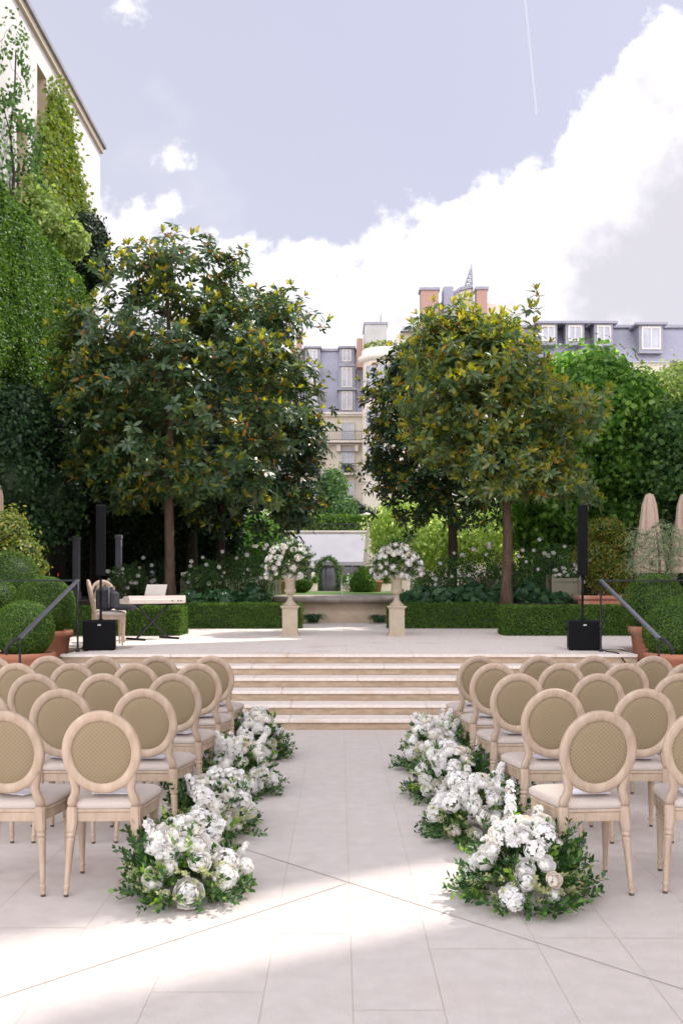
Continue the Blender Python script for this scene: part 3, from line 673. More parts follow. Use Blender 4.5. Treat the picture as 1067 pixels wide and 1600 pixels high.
def sprays(rng, n, base_fn, length, nl, size, droop=.1, tpl='oval', spread=.5):
    """leafy sprigs: n curved stems with nl leaves each"""
    P_, D_, N_ = [], [], []; stems = MB()
    for i in range(n):
        p, d = base_fn(); p = np.array(p, float); d = np.array(d, float); d /= np.linalg.norm(d); l = length * rng.uniform(.6, 1.25)
        pts = []
        for k in range(nl):
            t = k / nl; q = p + d * l * t; q[2] -= droop * l * t * t * 2; pts.append(tuple(q))
            side = rng.normal(size=3); side -= side @ d * d; side /= np.linalg.norm(side)
            for s_ in (1, -1):
                P_.append(q); D_.append(d * .55 + side * s_ * spread + np.array([0, 0, .1])); N_.append(rng.normal(size=3) * .5 + np.array([0, -.2, 1]))
        stems.tube([pts[0], pts[nl // 2], pts[-1]], [.0022, .0018, .001], 4)
    P_ = np.array(P_); D_ = np.array(D_); N_ = np.array(N_)
    V, T = place_leaves(tpl, P_, D_, N_, size * rng.uniform(.6, 1.2, len(P_)))
    return V, T, stems
def floor_bouquet(label, x, y, rx, ry, h, seed, green_side=1, nb=26, spikes=6, extra=()):
    """mound of blooms on the floor, centre (x,y)"""
    rng = np.random.default_rng(seed); random.seed(seed)
    t = thing('aisle_flower_arrangement', label, 'flower arrangement', (x, y, 0), 0, 'flower mounds lining the aisle')
    def base():
        a = rng.uniform(0, 2 * pi); e = rng.uniform(0, 1.35); q = rng.uniform(.45, .95)
        d = np.array([cos(a) * cos(e), sin(a) * cos(e), sin(e)])
        return (d * np.array([rx, ry, h * .85]) * q + np.array([0, 0, .02]), d + np.array([0, 0, .25]) + rng.normal(size=3) * .25)
    V, T, st = sprays(rng, 150, base, .16, 7, .042, .12)
    np_obj('foliage', V, T, 'bouquet', t); st.build('stem', 'bark', t)
    def low():
        a = rng.uniform(0, 2 * pi); return (np.array([cos(a) * rx * .8, sin(a) * ry * .8, rng.uniform(.015, .07)]), np.array([cos(a), sin(a), .18 + rng.uniform(-.15, .25)]))
    V, T, st = sprays(rng, 46, low, .17, 7, .045, .05); np_obj('trailing_foliage', V, T, 'bouquet', t)
    def gs():
        return (np.array([green_side * rx * rng.uniform(.25, .8), rng.uniform(-.6, .8) * ry, h * rng.uniform(.1, .7)]), np.array([green_side * rng.uniform(.2, .9), rng.uniform(-.5, .5), rng.uniform(.3, 1.1)]))
    V, T, st = sprays(rng, 60, gs, .20, 8, .045, .03); np_obj('side_foliage', V, T, 'bouquet', t)
    V, T, st = sprays(rng, 16, base, .17, 8, .04, .0); np_obj('fresh_foliage', V, T, 'fresh', t)
    def fr():
        a = rng.uniform(-2.9, -.3); return (np.array([cos(a) * rx * .85, sin(a) * ry * .85, rng.uniform(.05, .2)]), np.array([cos(a), sin(a), .5]))
    V, T, st = sprays(rng, 26, fr, .10, 9, .022, .05, 'simple', .8); np_obj('filler_blossom', V, T, 'buds', t)
    # blooms on the mound surface, kept apart
    placed = []; tries = 0
    kinds = ['rose'] * 9 + ['peony'] * 6 + ['hydrangea'] * 7 + ['blush'] * 2
    while len(placed) < nb and tries < 1500:
        tries += 1
        a = random.uniform(0, 2 * pi); e = random.uniform(.12, 1.5)
        d = Vector((cos(a) * cos(e), sin(a) * cos(e), sin(e)))
        if green_side * d.x > .55 and d.z < .75: continue
        p = Vector((d.x * rx, d.y * ry, d.z * h)) * random.uniform(.88, 1.02) + Vector((0, 0, .045))
        kd = random.choice(kinds); s_ = {'rose': .052, 'blush': .046, 'peony': .068, 'hydrangea': .070}[kd] * random.uniform(.8, 1.2)
        if any((p - q).length < (s_ + r_) * .66 for q, r_ in placed): continue
        placed.append((p, s_))
        dd = Vector((d.x / rx, d.y / ry, d.z / h)).normalized() + Vector((0, -.25, .25)); bloom(t, kd, p, dd, s_)
    for k in range(spikes):
        a = random.uniform(0, 2 * pi); p = Vector((cos(a) * rx * .6, sin(a) * ry * .6, h * random.uniform(.65, .95)))
        bloom(t, 'spike', p + Vector((0, 0, .03)), Vector((cos(a) * .5, sin(a) * .5, 1)), .078)
    for (kd, dx, dy, z, s_) in extra:
        bloom(t, kd, Vector((dx, dy, z)), Vector((dx, dy - .3, .5)), s_)
    for k in range(18):          # little buds
        a = random.uniform(0, 2 * pi); e = random.uniform(.1, 1.4); d = Vector((cos(a) * cos(e), sin(a) * cos(e), sin(e)))
        bloom(t, 'rose', Vector((d.x * rx, d.y * ry, d.z * h)) * 1.06 + Vector((0, 0, .03)), d + Vector((0, 0, .3)), random.uniform(.014, .022))
    return t
# left side, near to far
floor_bouquet('large mound of white roses and greenery at the near end of the left aisle edge', -.83, 5.36, .26, .30, .37, 21, -1, 32, 5, (('spike', .30, .05, .22, .05), ('hydrangea', .33, -.02, .16, .045)))
floor_bouquet('white flower mound second from the front along the left aisle edge', -.86, 6.72, .26, .44, .36, 22, -1, 34, 4)
floor_bouquet('white flower mound third from the front along the left aisle edge', -.80, 8.0, .27, .40, .38, 23, -1, 34, 8)
floor_bouquet('farthest left aisle flower mound close to the steps', -.78, 9.55, .24, .32, .40, 24, -1, 30, 5)
floor_bouquet('large flower mound with dark trailing greenery at the near right of the aisle', .97, 5.28, .28, .33, .38, 31, 1, 24, 3, (('spike', .02, .5, .42, .08), ('hydrangea', -.10, -.26, .09, .075), ('peony', .12, .05, .40, .06), ('blush', .10, -.32, .2, .042)))
floor_bouquet('flower mound with a tall white spike, second on the right aisle edge', .90, 6.60, .28, .38, .36, 32, 1, 32, 7)
floor_bouquet('flower mound third from the front along the right aisle edge', .86, 7.75, .27, .34, .36, 33, 1, 32, 6)
floor_bouquet('farthest right aisle flower mound, tall and bushy before the steps', .86, 8.95, .28, .32, .42, 34, 1, 32, 9)

# ------------------------------------------------------------------ PEDESTALS + URNS + bouquets
def pedestal(label, x, y):
    t = thing('pedestal', label, 'pedestal', (x, y, TZ), 0, 'stone pedestals under the urns')
    b = MB(); b.bev(-.165, .165, -.165, .165, 0, .035, .006); 
    b.bev(-.150, .150, -.150, .150, .0355, .055, .004); b.build('base', 'urn', t)
    b = MB(); b.box(-.135, .135, -.135, .135, .0555, .485)
    for s in (-1, 1):
        b.box(-.085, .085, s * .139 - .003, s * .139 + .003, .42, .432); b.box(-.085, .085, s * .139 - .003, s * .139 + .003, .105, .117)
        b.box(-.097, -.085, s * .139 - .003, s * .139 + .003, .105, .432); b.box(.085, .097, s * .139 - .003, s * .139 + .003, .105, .432)
    b.build('shaft', 'urn', t)
    b = MB(); b.bev(-.150, .150, -.150, .150, .4855, .505, .004); b.bev(-.168, .168, -.168, .168, .5055, .54, .008); b.build('cap', 'urn', t)
def urn(label, x, y):
    t = thing('urn', label, 'urn', (x, y, TZ + .54), 0, 'stone urns on the pedestals')
    b = MB(); b.lathe([(.135, 0), (.135, .015), (.115, .035), (.075, .07), (.050, .12), (.043, .165), (.052, .18), (.052, .19), (.045, .20)], 32); b.build('foot', 'urn', t)
    b = MB(); b.lathe([(.045, .2005), (.085, .225), (.108, .26), (.112, .285), (.098, .305), (.092, .33), (.095, .42), (.108, .475), (.128, .50), (.130, .515), (.110, .516), (.095, .49)], 48, flute=.08, fn=16, fz=(.30, .49), cap=True); b.build('bowl', 'urn', t)
def urn_bouquet(label, x, y, seed):
    rng = np.random.default_rng(seed); random.seed(seed)
    t = thing('urn_bouquet', label, 'bouquet', (x, y, TZ + 1.05), 0, 'rose bouquets in the urns')
    rx, h = .45, .52
    def base():
        a = rng.uniform(0, 2 * pi); e = rng.uniform(-.25, 1.45); q = rng.uniform(.4, .95)
        d = np.array([cos(a) * cos(e), sin(a) * cos(e), sin(e)])
        return (d * np.array([rx, rx, h]) * q + np.array([0, 0, .12]), d + rng.normal(size=3) * .3)
    V, T, st = sprays(rng, 420, base, .14, 6, .05, .05); np_obj('foliage', V, T, 'bouquet', t); st.build('stem', 'bark', t)
    V, T, st = sprays(rng, 60, base, .16, 7, .03, .05, 'simple', .8); np_obj('filler_blossom', V, T, 'buds', t)
    def up():
        a = rng.uniform(0, 2 * pi); return (np.array([cos(a) * .18, sin(a) * .18, .40]), np.array([cos(a) * .5, sin(a) * .5, 1.2]))
    V, T, st = sprays(rng, 40, up, .20, 9, .026, .0, 'simple', .7); np_obj('top_foliage', V, T, 'buds', t)
    placed = []; tries = 0
    while len(placed) < 68 and tries < 2500:
        tries += 1; a = random.uniform(0, 2 * pi); e = random.uniform(-.25, 1.45); d = Vector((cos(a) * cos(e), sin(a) * cos(e), sin(e)))
        p = Vector((d.x * rx, d.y * rx, d.z * h)) * random.uniform(.9, 1.05) + Vector((0, 0, .13)); kd = random.choice(['rose', 'rose', 'rose', 'peony', 'blush']); s_ = random.uniform(.042, .075)
        if kd == 'blush' and random.random() < .7: kd = 'rose'
        if any((p - q).length < (s_ + r_) * .78 for q, r_ in placed): continue
        placed.append((p, s_)); bloom(t, kd, p, d + Vector((0, -.2, .1)), s_)
for nm, px in (('left', 453), ('right', 620)):
    x = XX(px, 17.85)
    pedestal('square stone pedestal under the %s urn of roses' % nm, x, 17.95)
    urn('fluted stone urn on the %s pedestal' % nm, x, 17.95)
    urn_bouquet('round white rose bouquet in the %s urn' % nm, x, 17.95, 41 if nm == 'left' else 42)

# ------------------------------------------------------------------ HANDRAILS
def handrail(label, sx, name='stair_handrail'):
    x = sx * 3.62
    t = thing(name, label, 'handrail', (x, 13.8, TZ), 0, 'iron handrails at the stair sides')
    def post(px_, py_, z0, z1):
        b = MB(); b.lathe([(.03, 0), (.03, .02), (.017, .035), (.014, .10), (.014, z1 * .33), (.021, z1 * .35), (.024, z1 * .37), (.021, z1 * .39), (.014, z1 * .41), (.014, z1 * .62), (.020, z1 * .64), (.014, z1 * .66), (.014, z1)], 12, (px_ - x, py_ - 13.8, z0 - TZ)); b.build('post', 'iron', t)
    zt = TZ + .99; zb = 1.02
    post(x, 13.8, TZ, zt - TZ - .01)
    post(x, 11.30, 0, zb - .03)
    b = MB(); a0 = Vector((0, 0, .99)); a1 = Vector((0, 11.25 - 13.8, zb - TZ + .02)); sec = [(-1, -.35), (-.7, -.5), (.7, -.5), (1, -.35), (1, .25), (.6, .5), (-.6, .5), (-1, .25)]
    b.tube([a0, a0.lerp(a1, .5), a1], .03, 8, False, sec); b.build('sloping_rail', 'steelrail', t)
    b = MB(); pts = [a1 + Vector((0, .02, -.005))]
    for k in range(9):
        th = k / 8 * pi * .95; pts.append(a1 + Vector((sx * (.06 + .05 * sin(th)) * (k / 8) * 1.3, -.05 - .10 * sin(th * .8), .0 - .16 * (1 - cos(th)) / 2)))
    b.tube(pts, [.024] + [.024 - .0008 * k for k in range(9)], 8); b.build('scroll', 'iron', t)
    b = MB(); b.tube([(0, 0, .985), (sx * 4.5, 0, .985)], .022, 8, False, sec); b.build('level_rail', 'iron', t)
    for k in range(1, 4): post(x + sx * 1.45 * k, 13.8, TZ - .0, .97)
handrail('black iron handrail on the left side of the steps', -1)
handrail('black iron handrail on the right side of the steps', 1)

# ------------------------------------------------------------------ TERRACOTTA POTS + BOX BALLS
def pot(label, x, y, z, rt, h):
    b = MB(); b.lathe([(rt * .66, 0), (rt * .68, .02), (rt * .78, h * .45), (rt * .80, h * .46), (rt * .79, h * .49), (rt * .90, h * .86), (rt * 1.0, h * .90), (rt * 1.02, h * .95), (rt, h), (rt * .90, h), (rt * .88, h * .93)], 36)
    o = b.build('terracotta_pot', 'terracotta', None, (x, y, z)); tag(o, label, 'pot', 'terracotta pots at the stair sides')
def box_ball(label, x, y, z, r, n=24000, seed=1, zs=.97, group='clipped box balls', size=.021):
    t = thing('box_ball', label, 'topiary', (x, y, z), 0, group)
    rng = np.random.default_rng(seed)
    V, T = shell_leaves([(0, 0, 0, r, r, r * zs)], n, size, 'simple', rng, .035, .025, None, seed, .0, 5.0 / r * .35, .8)
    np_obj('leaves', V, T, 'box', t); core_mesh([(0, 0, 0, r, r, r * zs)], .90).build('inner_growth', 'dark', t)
pot('tall terracotta pot under the rear left box ball', -4.19, 14.15, .20, .40, .80)
pot('low terracotta pot in front at the left of the stair foot', XX(38, 12.95), 12.95, .0, .40, .77)
pot('terracotta pot under the rear right box ball, beside the handrail', 4.50, 14.15, .20, .39, .86)
pot('large terracotta pot in front at the right of the stair foot', XX(1066, 12.95), 12.95, .0, .48, .77)
box_ball('clipped box ball in the tall pot, behind the left handrail', XX(70, 14.15), 14.15, ZZ(947, 14.15), .435, seed=3)
box_ball('front left clipped box ball beside the rail scroll', XX(38, 12.95), 12.95, ZZ(984, 12.95), .39, seed=4)
box_ball('box ball farthest back on the left, under the yellow-green bush', XX(14, 16.2), 16.2, ZZ(910, 16.2), .53, seed=5)
box_ball('small box ball cut by the left edge of the photo', XX(-8, 14.9), 14.9, ZZ(938, 14.9), .34, 9000, seed=6)
box_ball('rear right clipped box ball behind the sloping rail', XX(1022, 14.15), 14.15, ZZ(945, 14.15), .45, seed=7)
box_ball('front right clipped box ball beside the stair foot', XX(1062, 12.95), 12.95, ZZ(987, 12.95), .46, 28000, seed=8)

# ------------------------------------------------------------------ SPEAKERS
def subwoofer(label, x, y, rz):
    t = thing('subwoofer', label, 'speaker', (x, y, TZ), rz, 'black subwoofer boxes')
    b = MB(); b.bev(-.225, .225, -.20, .27, .012, .42, .008); b.build('cabinet', 'black', t)
    b = MB(); b.bev(-.212, .212, -.210, -.2005, .03, .405, .003); b.build('grille', 'grille', t)
    b = MB(); b.box(-.022, .022, -.214, -.2105, .352, .372); b.build('badge', 'logo', t)
    for s in (-1, 1):
        b = MB(); b.bev(s * .231 - .005, s * .231 + .005, -.05, .10, .27, .32, .002); b.build('side_handle', 'grille', t)
        for q in (-.15, .22):
            b = MB(); b.lathe([(.02, 0), (.024, .012)], 10, (s * .18, q, 0)); b.build('foot', 'black', t)
    return t
def column(label, x, y, rz):
    t = thing('column_speaker', label, 'speaker', (x, y, TZ + .42), rz, 'black column speakers on poles')
    b = MB(); b.lathe([(.03, 0), (.03, .02), (.0175, .03), (.0175, .38), (.024, .385), (.024, .42), (.0175, .425), (.0175, .64)], 16); b.build('pole', 'black', t)
    b = MB(); b.bev(-.067, .067, -.055, .085, .635, 1.645, .008); b.build('cabinet', 'black', t)
    b = MB(); b.bev(-.060, .060, -.063, -.0555, .65, 1.63, .003); b.build('grille', 'grille', t)
subwoofer('black subwoofer box on the terrace edge, right of the steps', XX(914, 14.1), 14.18, radians(-10))
column('tall black column speaker above the right subwoofer', XX(909.5, 14.2), 14.2, radians(-8))
subwoofer('black subwoofer box on the terrace edge, left beside the cane-backed chairs', XX(154, 14.1), 14.18, radians(12))
column('slim black column speaker above the left subwoofer', XX(158, 14.2), 14.2, radians(12))
def cable(label, pts, r=.006):
    b = MB(); P_ = [Vector(p) for p in pts]; q = []
    for i in range(len(P_) - 1):
        p0 = P_[max(i - 1, 0)]; p1 = P_[i]; p2 = P_[i + 1]; p3 = P_[min(i + 2, len(P_) - 1)]
        for k in range(6):
            u_ = k / 6; q.append(.5 * ((2 * p1) + (p2 - p0) * u_ + (2 * p0 - 5 * p1 + 4 * p2 - p3) * u_ * u_ + (3 * p1 - p0 - 3 * p2 + p3) * u_ ** 3))
    q.append(P_[-1]); b.tube(q, r, 6); tag(b.build('cable', 'black'), label, 'cable')
z = TZ + .007
cable('black cable coiled on the terrace left of the left subwoofer', [(-3.42, 14.4, z), (-3.55, 14.55, z), (-3.72, 14.5, z + .004), (-3.78, 14.75, z), (-3.62, 14.9, z + .01), (-3.45, 14.75, z + .012), (-3.6, 14.5, z + .015), (-3.74, 14.3, z), (-3.68, 13.75, z), (-3.66, 13.36, z), (-3.73, 13.25, z - .1), (-3.72, 13.1, .5)])
cable('black cable running down the steps from the right subwoofer', [(3.60, 14.3, z), (3.68, 14.05, z), (3.70, 13.7, z), (3.74, 13.35, z), (3.80, 13.22, z - .12), (3.86, 12.9, z - .13), (3.9, 12.6, .5)], .009)

# ------------------------------------------------------------------ KEYBOARD, CHAIRS, BAG ON THE TERRACE
PA = pi + radians(44); PX, PY = XX(238, 16.7), 16.75
K = thing('digital_piano', 'cream digital piano with music rest on the terrace at the left', 'keyboard', (PX, PY, TZ), PA)
b = MB(); b.bev(-.56, .56, -.15, .17, .605, .685, .012); b.add([(-.56, -.02, .682), (.56, -.02, .682), (.56, .165, .682), (-.56, .165, .682), (-.56, 0, .725), (.56, 0, .725), (.56, .15, .74), (-.56, .15, .74)], [(4, 5, 6, 7), (0, 1, 5, 4), (1, 2, 6, 5), (2, 3, 7, 6), (3, 0, 4, 7)]); b.build('body', 'piano', K)
kb = MB()
for i in range(46):
    x0 = -.505 + i * .0219; kb.box(x0, x0 + .0205, -.14, -.025, .686, .700)
kb.build('white_keys', 'keys', K)
kb = MB()
for i in range(45):
    if i % 7 in (2, 6): continue
    x0 = -.505 + (i + 1) * .0219 - .006; kb.box(x0, x0 + .012, -.09, -.025, .701, .712)
kb.build('black_keys', 'black', K)
b = MB(); b.add([(-.20, .06, .741), (.20, .06, .741), (.20, .13, .925), (-.20, .13, .925), (-.20, .07, .739), (.20, .07, .739), (.20, .14, .923), (-.20, .14, .923)], [(0, 1, 2, 3), (7, 6, 5, 4), (0, 4, 5, 1), (1, 5, 6, 2), (2, 6, 7, 3), (3, 7, 4, 0)]); b.build('music_rest', 'keys', K)
for x0 in (-.46, -.40, -.28):
    b = MB(); b.lathe([(.012, 0), (.012, .004)], 10); b.tf(Matrix.Translation((x0, .171, .65)) @ Matrix.Rotation(-pi / 2, 4, 'X')); b.build('socket', 'black', K)
T_ = thing('keyboard_stand', 'black folding X stand under the cream digital piano', 'stand', (PX, PY, TZ), PA)
for s in (-1, 1):
    b = MB(); b.tube([(s * .33, .0 + s * .02, .025), (-s * .30, s * .02, .58)], .017, 8); b.build('crossed_leg', 'iron', T_)
    b = MB(); b.tube([(s * .33 + .03, .045 + s * .02, .025), (-s * .30 + .03, .045 + s * .02, .58)], .017, 8); b.build('crossed_leg', 'iron', T_)
    b = MB(); b.tube([(s * .33, -.28, .02), (s * .33, .28, .02)], .018, 8); b.build('floor_bar', 'black', T_)
    b = MB(); b.tube([(s * .29, -.15, .588), (s * .29, .16, .588)], .014, 8); b.build('top_bar', 'black', T_)
dup(ch0, (XX(150, 15.4), 15.35, TZ), radians(-72), 'oval-backed chair holding the bags on the terrace, nearer of the two', 'oval-backed chairs by the piano')
dup(ch0, (XX(163, 16.2), 16.2, TZ), radians(-150), 'oval-backed chair behind the bag-laden one on the terrace', 'oval-backed chairs by the piano')
BG = thing('backpack', 'dark grey backpack standing on the terrace chair seat', 'bag', (XX(170, 15.4) - .02, 15.33, TZ + .53), radians(-10))
b = MB(); b.bev(-.12, .10, -.16, .16, 0, .36, .05); b.build('body', 'bag', BG)
b = MB(); b.bev(.102, .17, -.14, .14, .03, .29, .03); b.build('front_pocket', 'bag', BG)
b = MB(); b.tube([(.10, -.12, .05), (.115, -.165, .12), (.115, -.165, .26), (.09, -.12, .355), (.09, .12, .355)], .012, 6); b.build('piping', 'bagtrim', BG)
b = MB(); b.tube([(-.02, -.04, .35), (-.02, -.03, .39), (-.02, .03, .39), (-.02, .04, .35)], .01, 6); b.build('handle', 'bag', BG)
b = MB(); b.tube([(-.12, -.1, .38), (-.17, -.11, .25), (-.15, -.12, .08)], .02, 6); b.build('strap', 'bag', BG)
b = MB(); b.bev(0, .30, -.13, .13, 0, .085, .035)
o = b.build('black_pouch', 'bag', None, (XX(184, 15.4), 15.30, TZ + .533)); o.rotation_euler = (0, 0, radians(-12)); tag(o, 'flat black pouch on the chair seat in front of the backpack', 'bag')

# ------------------------------------------------------------------ HEDGES
def hedge(name, label, x0, x1, y0, y1, z0, z1, mat='box', n=20000, size=.03, seed=1, group='clipped box hedges', bot='box', cat='hedge', amp=.02):
    rng = np.random.default_rng(seed); t = thing(name, label, cat, ((x0 + x1) / 2, (y0 + y1) / 2, z0), 0, group)
    W, D, H = x1 - x0, y1 - y0, z1 - z0; cx, cy = (x0 + x1) / 2, (y0 + y1) / 2
    A = np.array([W * H, W * D, D * H, D * H, W * H * .15]); k = rng.choice(5, n, p=A / A.sum()); p = np.zeros((n, 3)); nn = np.zeros((n, 3)); r1, r2 = rng.random(n), rng.random(n)
    for i in range(5):
        m = k == i
        if i in (0, 4): p[m] = np.stack([(r1[m] - .5) * W, np.full(m.sum(), (-D / 2 if i == 0 else D / 2)), r2[m] * H], 1); nn[m] = (0, -1 if i == 0 else 1, 0)
        elif i == 1: p[m] = np.stack([(r1[m] - .5) * W, (r2[m] - .5) * D, np.full(m.sum(), H)], 1); nn[m] = (0, 0, 1)
        else: s = -1 if i == 2 else 1; p[m] = np.stack([np.full(m.sum(), s * W / 2), (r1[m] - .5) * D, r2[m] * H], 1); nn[m] = (s, 0, 0)
    q = p + np.array([cx, cy, 0]); p += nn * (pn(q, 6, seed)[:, None] * amp + rng.normal(size=(n, 1)) * size * .35)
    tt = rng.normal(size=p.shape); d = unit(tt) + nn * .5; V, T = place_leaves('simple', p, d, nn + rng.normal(size=p.shape) * .9, size * rng.uniform(.6, 1.3, n))
    np_obj('leaves', V, T, mat, t)
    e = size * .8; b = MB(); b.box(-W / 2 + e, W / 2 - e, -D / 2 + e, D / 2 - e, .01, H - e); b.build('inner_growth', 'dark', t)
    return t
hd = .50
hedge('box_hedge', 'clipped box hedge nearest the right speaker, standing forward', XX(790, 17.9), 5.6, 17.9, 18.7, TZ, TZ + .51, n=42000, seed=50)
hedge('box_hedge', 'long clipped box hedge right of the fountain, behind the right urn', XX(608, 20.7), XX(792, 20.7), 20.7, 21.15, TZ, TZ + .50, n=26000, seed=51)
hedge('box_hedge', 'long clipped box hedge left of the fountain', XX(282, 20.7), XX(470, 20.7), 20.7, 21.15, TZ, TZ + .50, n=26000, seed=52)
hedge('box_hedge', 'clipped box hedge behind the digital piano, standing forward', -5.2, XX(281, 17.9), 17.9, 18.7, TZ, TZ + .50, n=32000, seed=53)

# ------------------------------------------------------------------ FOUNTAIN
FX, FY = .06, 25.4
ft = thing('stone_fountain', 'round stone fountain basin between the two urns', 'fountain', (FX, FY, TZ), 0)
b = MB(); b.lathe([(1.62, 0), (1.62, .26), (1.58, .30), (1.50, .34), (1.48, .46)], 72, cap=False); b.build('basin_wall', 'fountain', ft)
b = MB(); b.lathe([(1.49, .4605), (1.60, .47), (1.70, .49), (1.75, .53), (1.755, .57), (1.72, .615), (1.64, .63), (1.46, .63), (1.44, .55)], 72, cap=False); b.build('rim', 'fountop', ft)
b = MB(); b.lathe([(1.45, .555), (.001, .556)], 48, cap=False); b.build('water', 'poolwater', ft)
b = MB(); b.lathe([(.05, .50), (.035, .60), (.022, .66), (.03, .68), (.008, .70), (.012, .9), (.005, 1.12), (.001, 1.14)], 10); b.build('water_jet', 'water', ft)
def strap_plant(label, x, y, z, n, l, seed):
    rng = np.random.default_rng(seed); p = rng.normal(size=(n, 3)) * .05; p[:, 2] = 0; p += (0, 0, .02)
    a = rng.uniform(0, 2 * pi, n); V = []; T = []
    for i in range(n):
        L_ = l * rng.uniform(.6, 1.1); o = len(V); out_d = np.array([cos(a[i]), sin(a[i]), 0]); sd = np.array([-sin(a[i]), cos(a[i]), 0])
        for k in range(5):
            t = k / 4; c = p[i] + out_d * L_ * t * .8 + np.array([0, 0, L_ * (1.5 * t - 1.35 * t * t)]); wd = .012 * (1 - t ** 2) + .001
            V.append(c - sd * wd); V.append(c + sd * wd)
        for k in range(4): T += [(o + 2 * k, o + 2 * k + 1, o + 2 * k + 3), (o + 2 * k, o + 2 * k + 3, o + 2 * k + 2)]
    ob = np_obj('strap_leaved_plant', np.array(V), np.array(T), 'hydrangea_leaf', None, (x, y, z)); tag(ob, label, 'plant', 'tufts at the fountain foot')
strap_plant('tuft of dark strap leaves at the fountain foot, beside the left pedestal', XX(488, 23.2), 23.3, TZ, 150, .46, 60)
strap_plant('tuft of dark strap leaves at the fountain foot, beside the right pedestal', XX(594, 23.2), 23.3, TZ, 140, .42, 61)

# ------------------------------------------------------------------ TREES
def limb_tree(par, tips, base, fork_z, bark, r0, rng, lean=(0, 0), name='trunk'):
    """grow branches from a trunk to every tip; returns nothing"""
    b = MB(); base = np.array(base, float); top = tips[:, 2].max(); cx, cy = tips[:, 0].mean(), tips[:, 1].mean()
    nodes = []; rads = []
    tp = []
    for k in range(14):
        t = k / 13; zz = base[2] + (top - .4 - base[2]) * t
        s_ = max(0, (zz - fork_z) / (top - fork_z + 1e-6))
        wob = .08 * sin(zz * 1.7 + base[0]); x = base[0] + (cx - base[0]) * s_ * .8 + wob * t + lean[0] * t; y = base[1] + (cy - base[1]) * s_ * .8 + .06 * cos(zz * 2.1)
        r = r0 * (1 - .25 * min(1, t * 2.4)) * (1 - .78 * s_); tp.append((x, y, zz)); nodes.append((x, y, zz)); rads.append(r)
    b.tube(tp, [r0 * 1.35] + rads[1:], 12)
    nodes_ = [np.array(n_) for n_, in zip(nodes)]; ok = [n_[2] >= fork_z - .1 for n_ in nodes_]
    axis = np.array([cx, cy]); order = np.argsort(np.linalg.norm(tips[:, :2] - axis, axis=1) + .3 * np.abs(tips[:, 2] - (fork_z + top) / 2))
    for i in order:
        p = tips[i]; NA = np.array(nodes_); d = np.linalg.norm(NA - p, axis=1); pen = np.where(NA[:, 2] > p[2] + .15, 1.2, 0) + np.where(NA[:, 2] < fork_z - .1, 3, 0)
        j = int(np.argmin(d + pen)); q = NA[j]; l = np.linalg.norm(p - q)
        if l < .02: continue
        r1 = max(min(rads[j] * .62, .012 + .028 * l), .008); r2 = r1 * .5
        m = (p + q) / 2 + np.array([0, 0, -.08 * l]) + rng.normal(size=3) * .04 * l
        m1 = q * .7 + p * .3 + np.array([0, 0, -.05 * l])
        b.tube([q, m1, m, p], [r1, r1 * .85, r1 * .7, r2], 5)
        nodes_ += [m, p]; rads += [r1 * .7, r2]; ok += [True, True]
    b.build(name, bark, par)
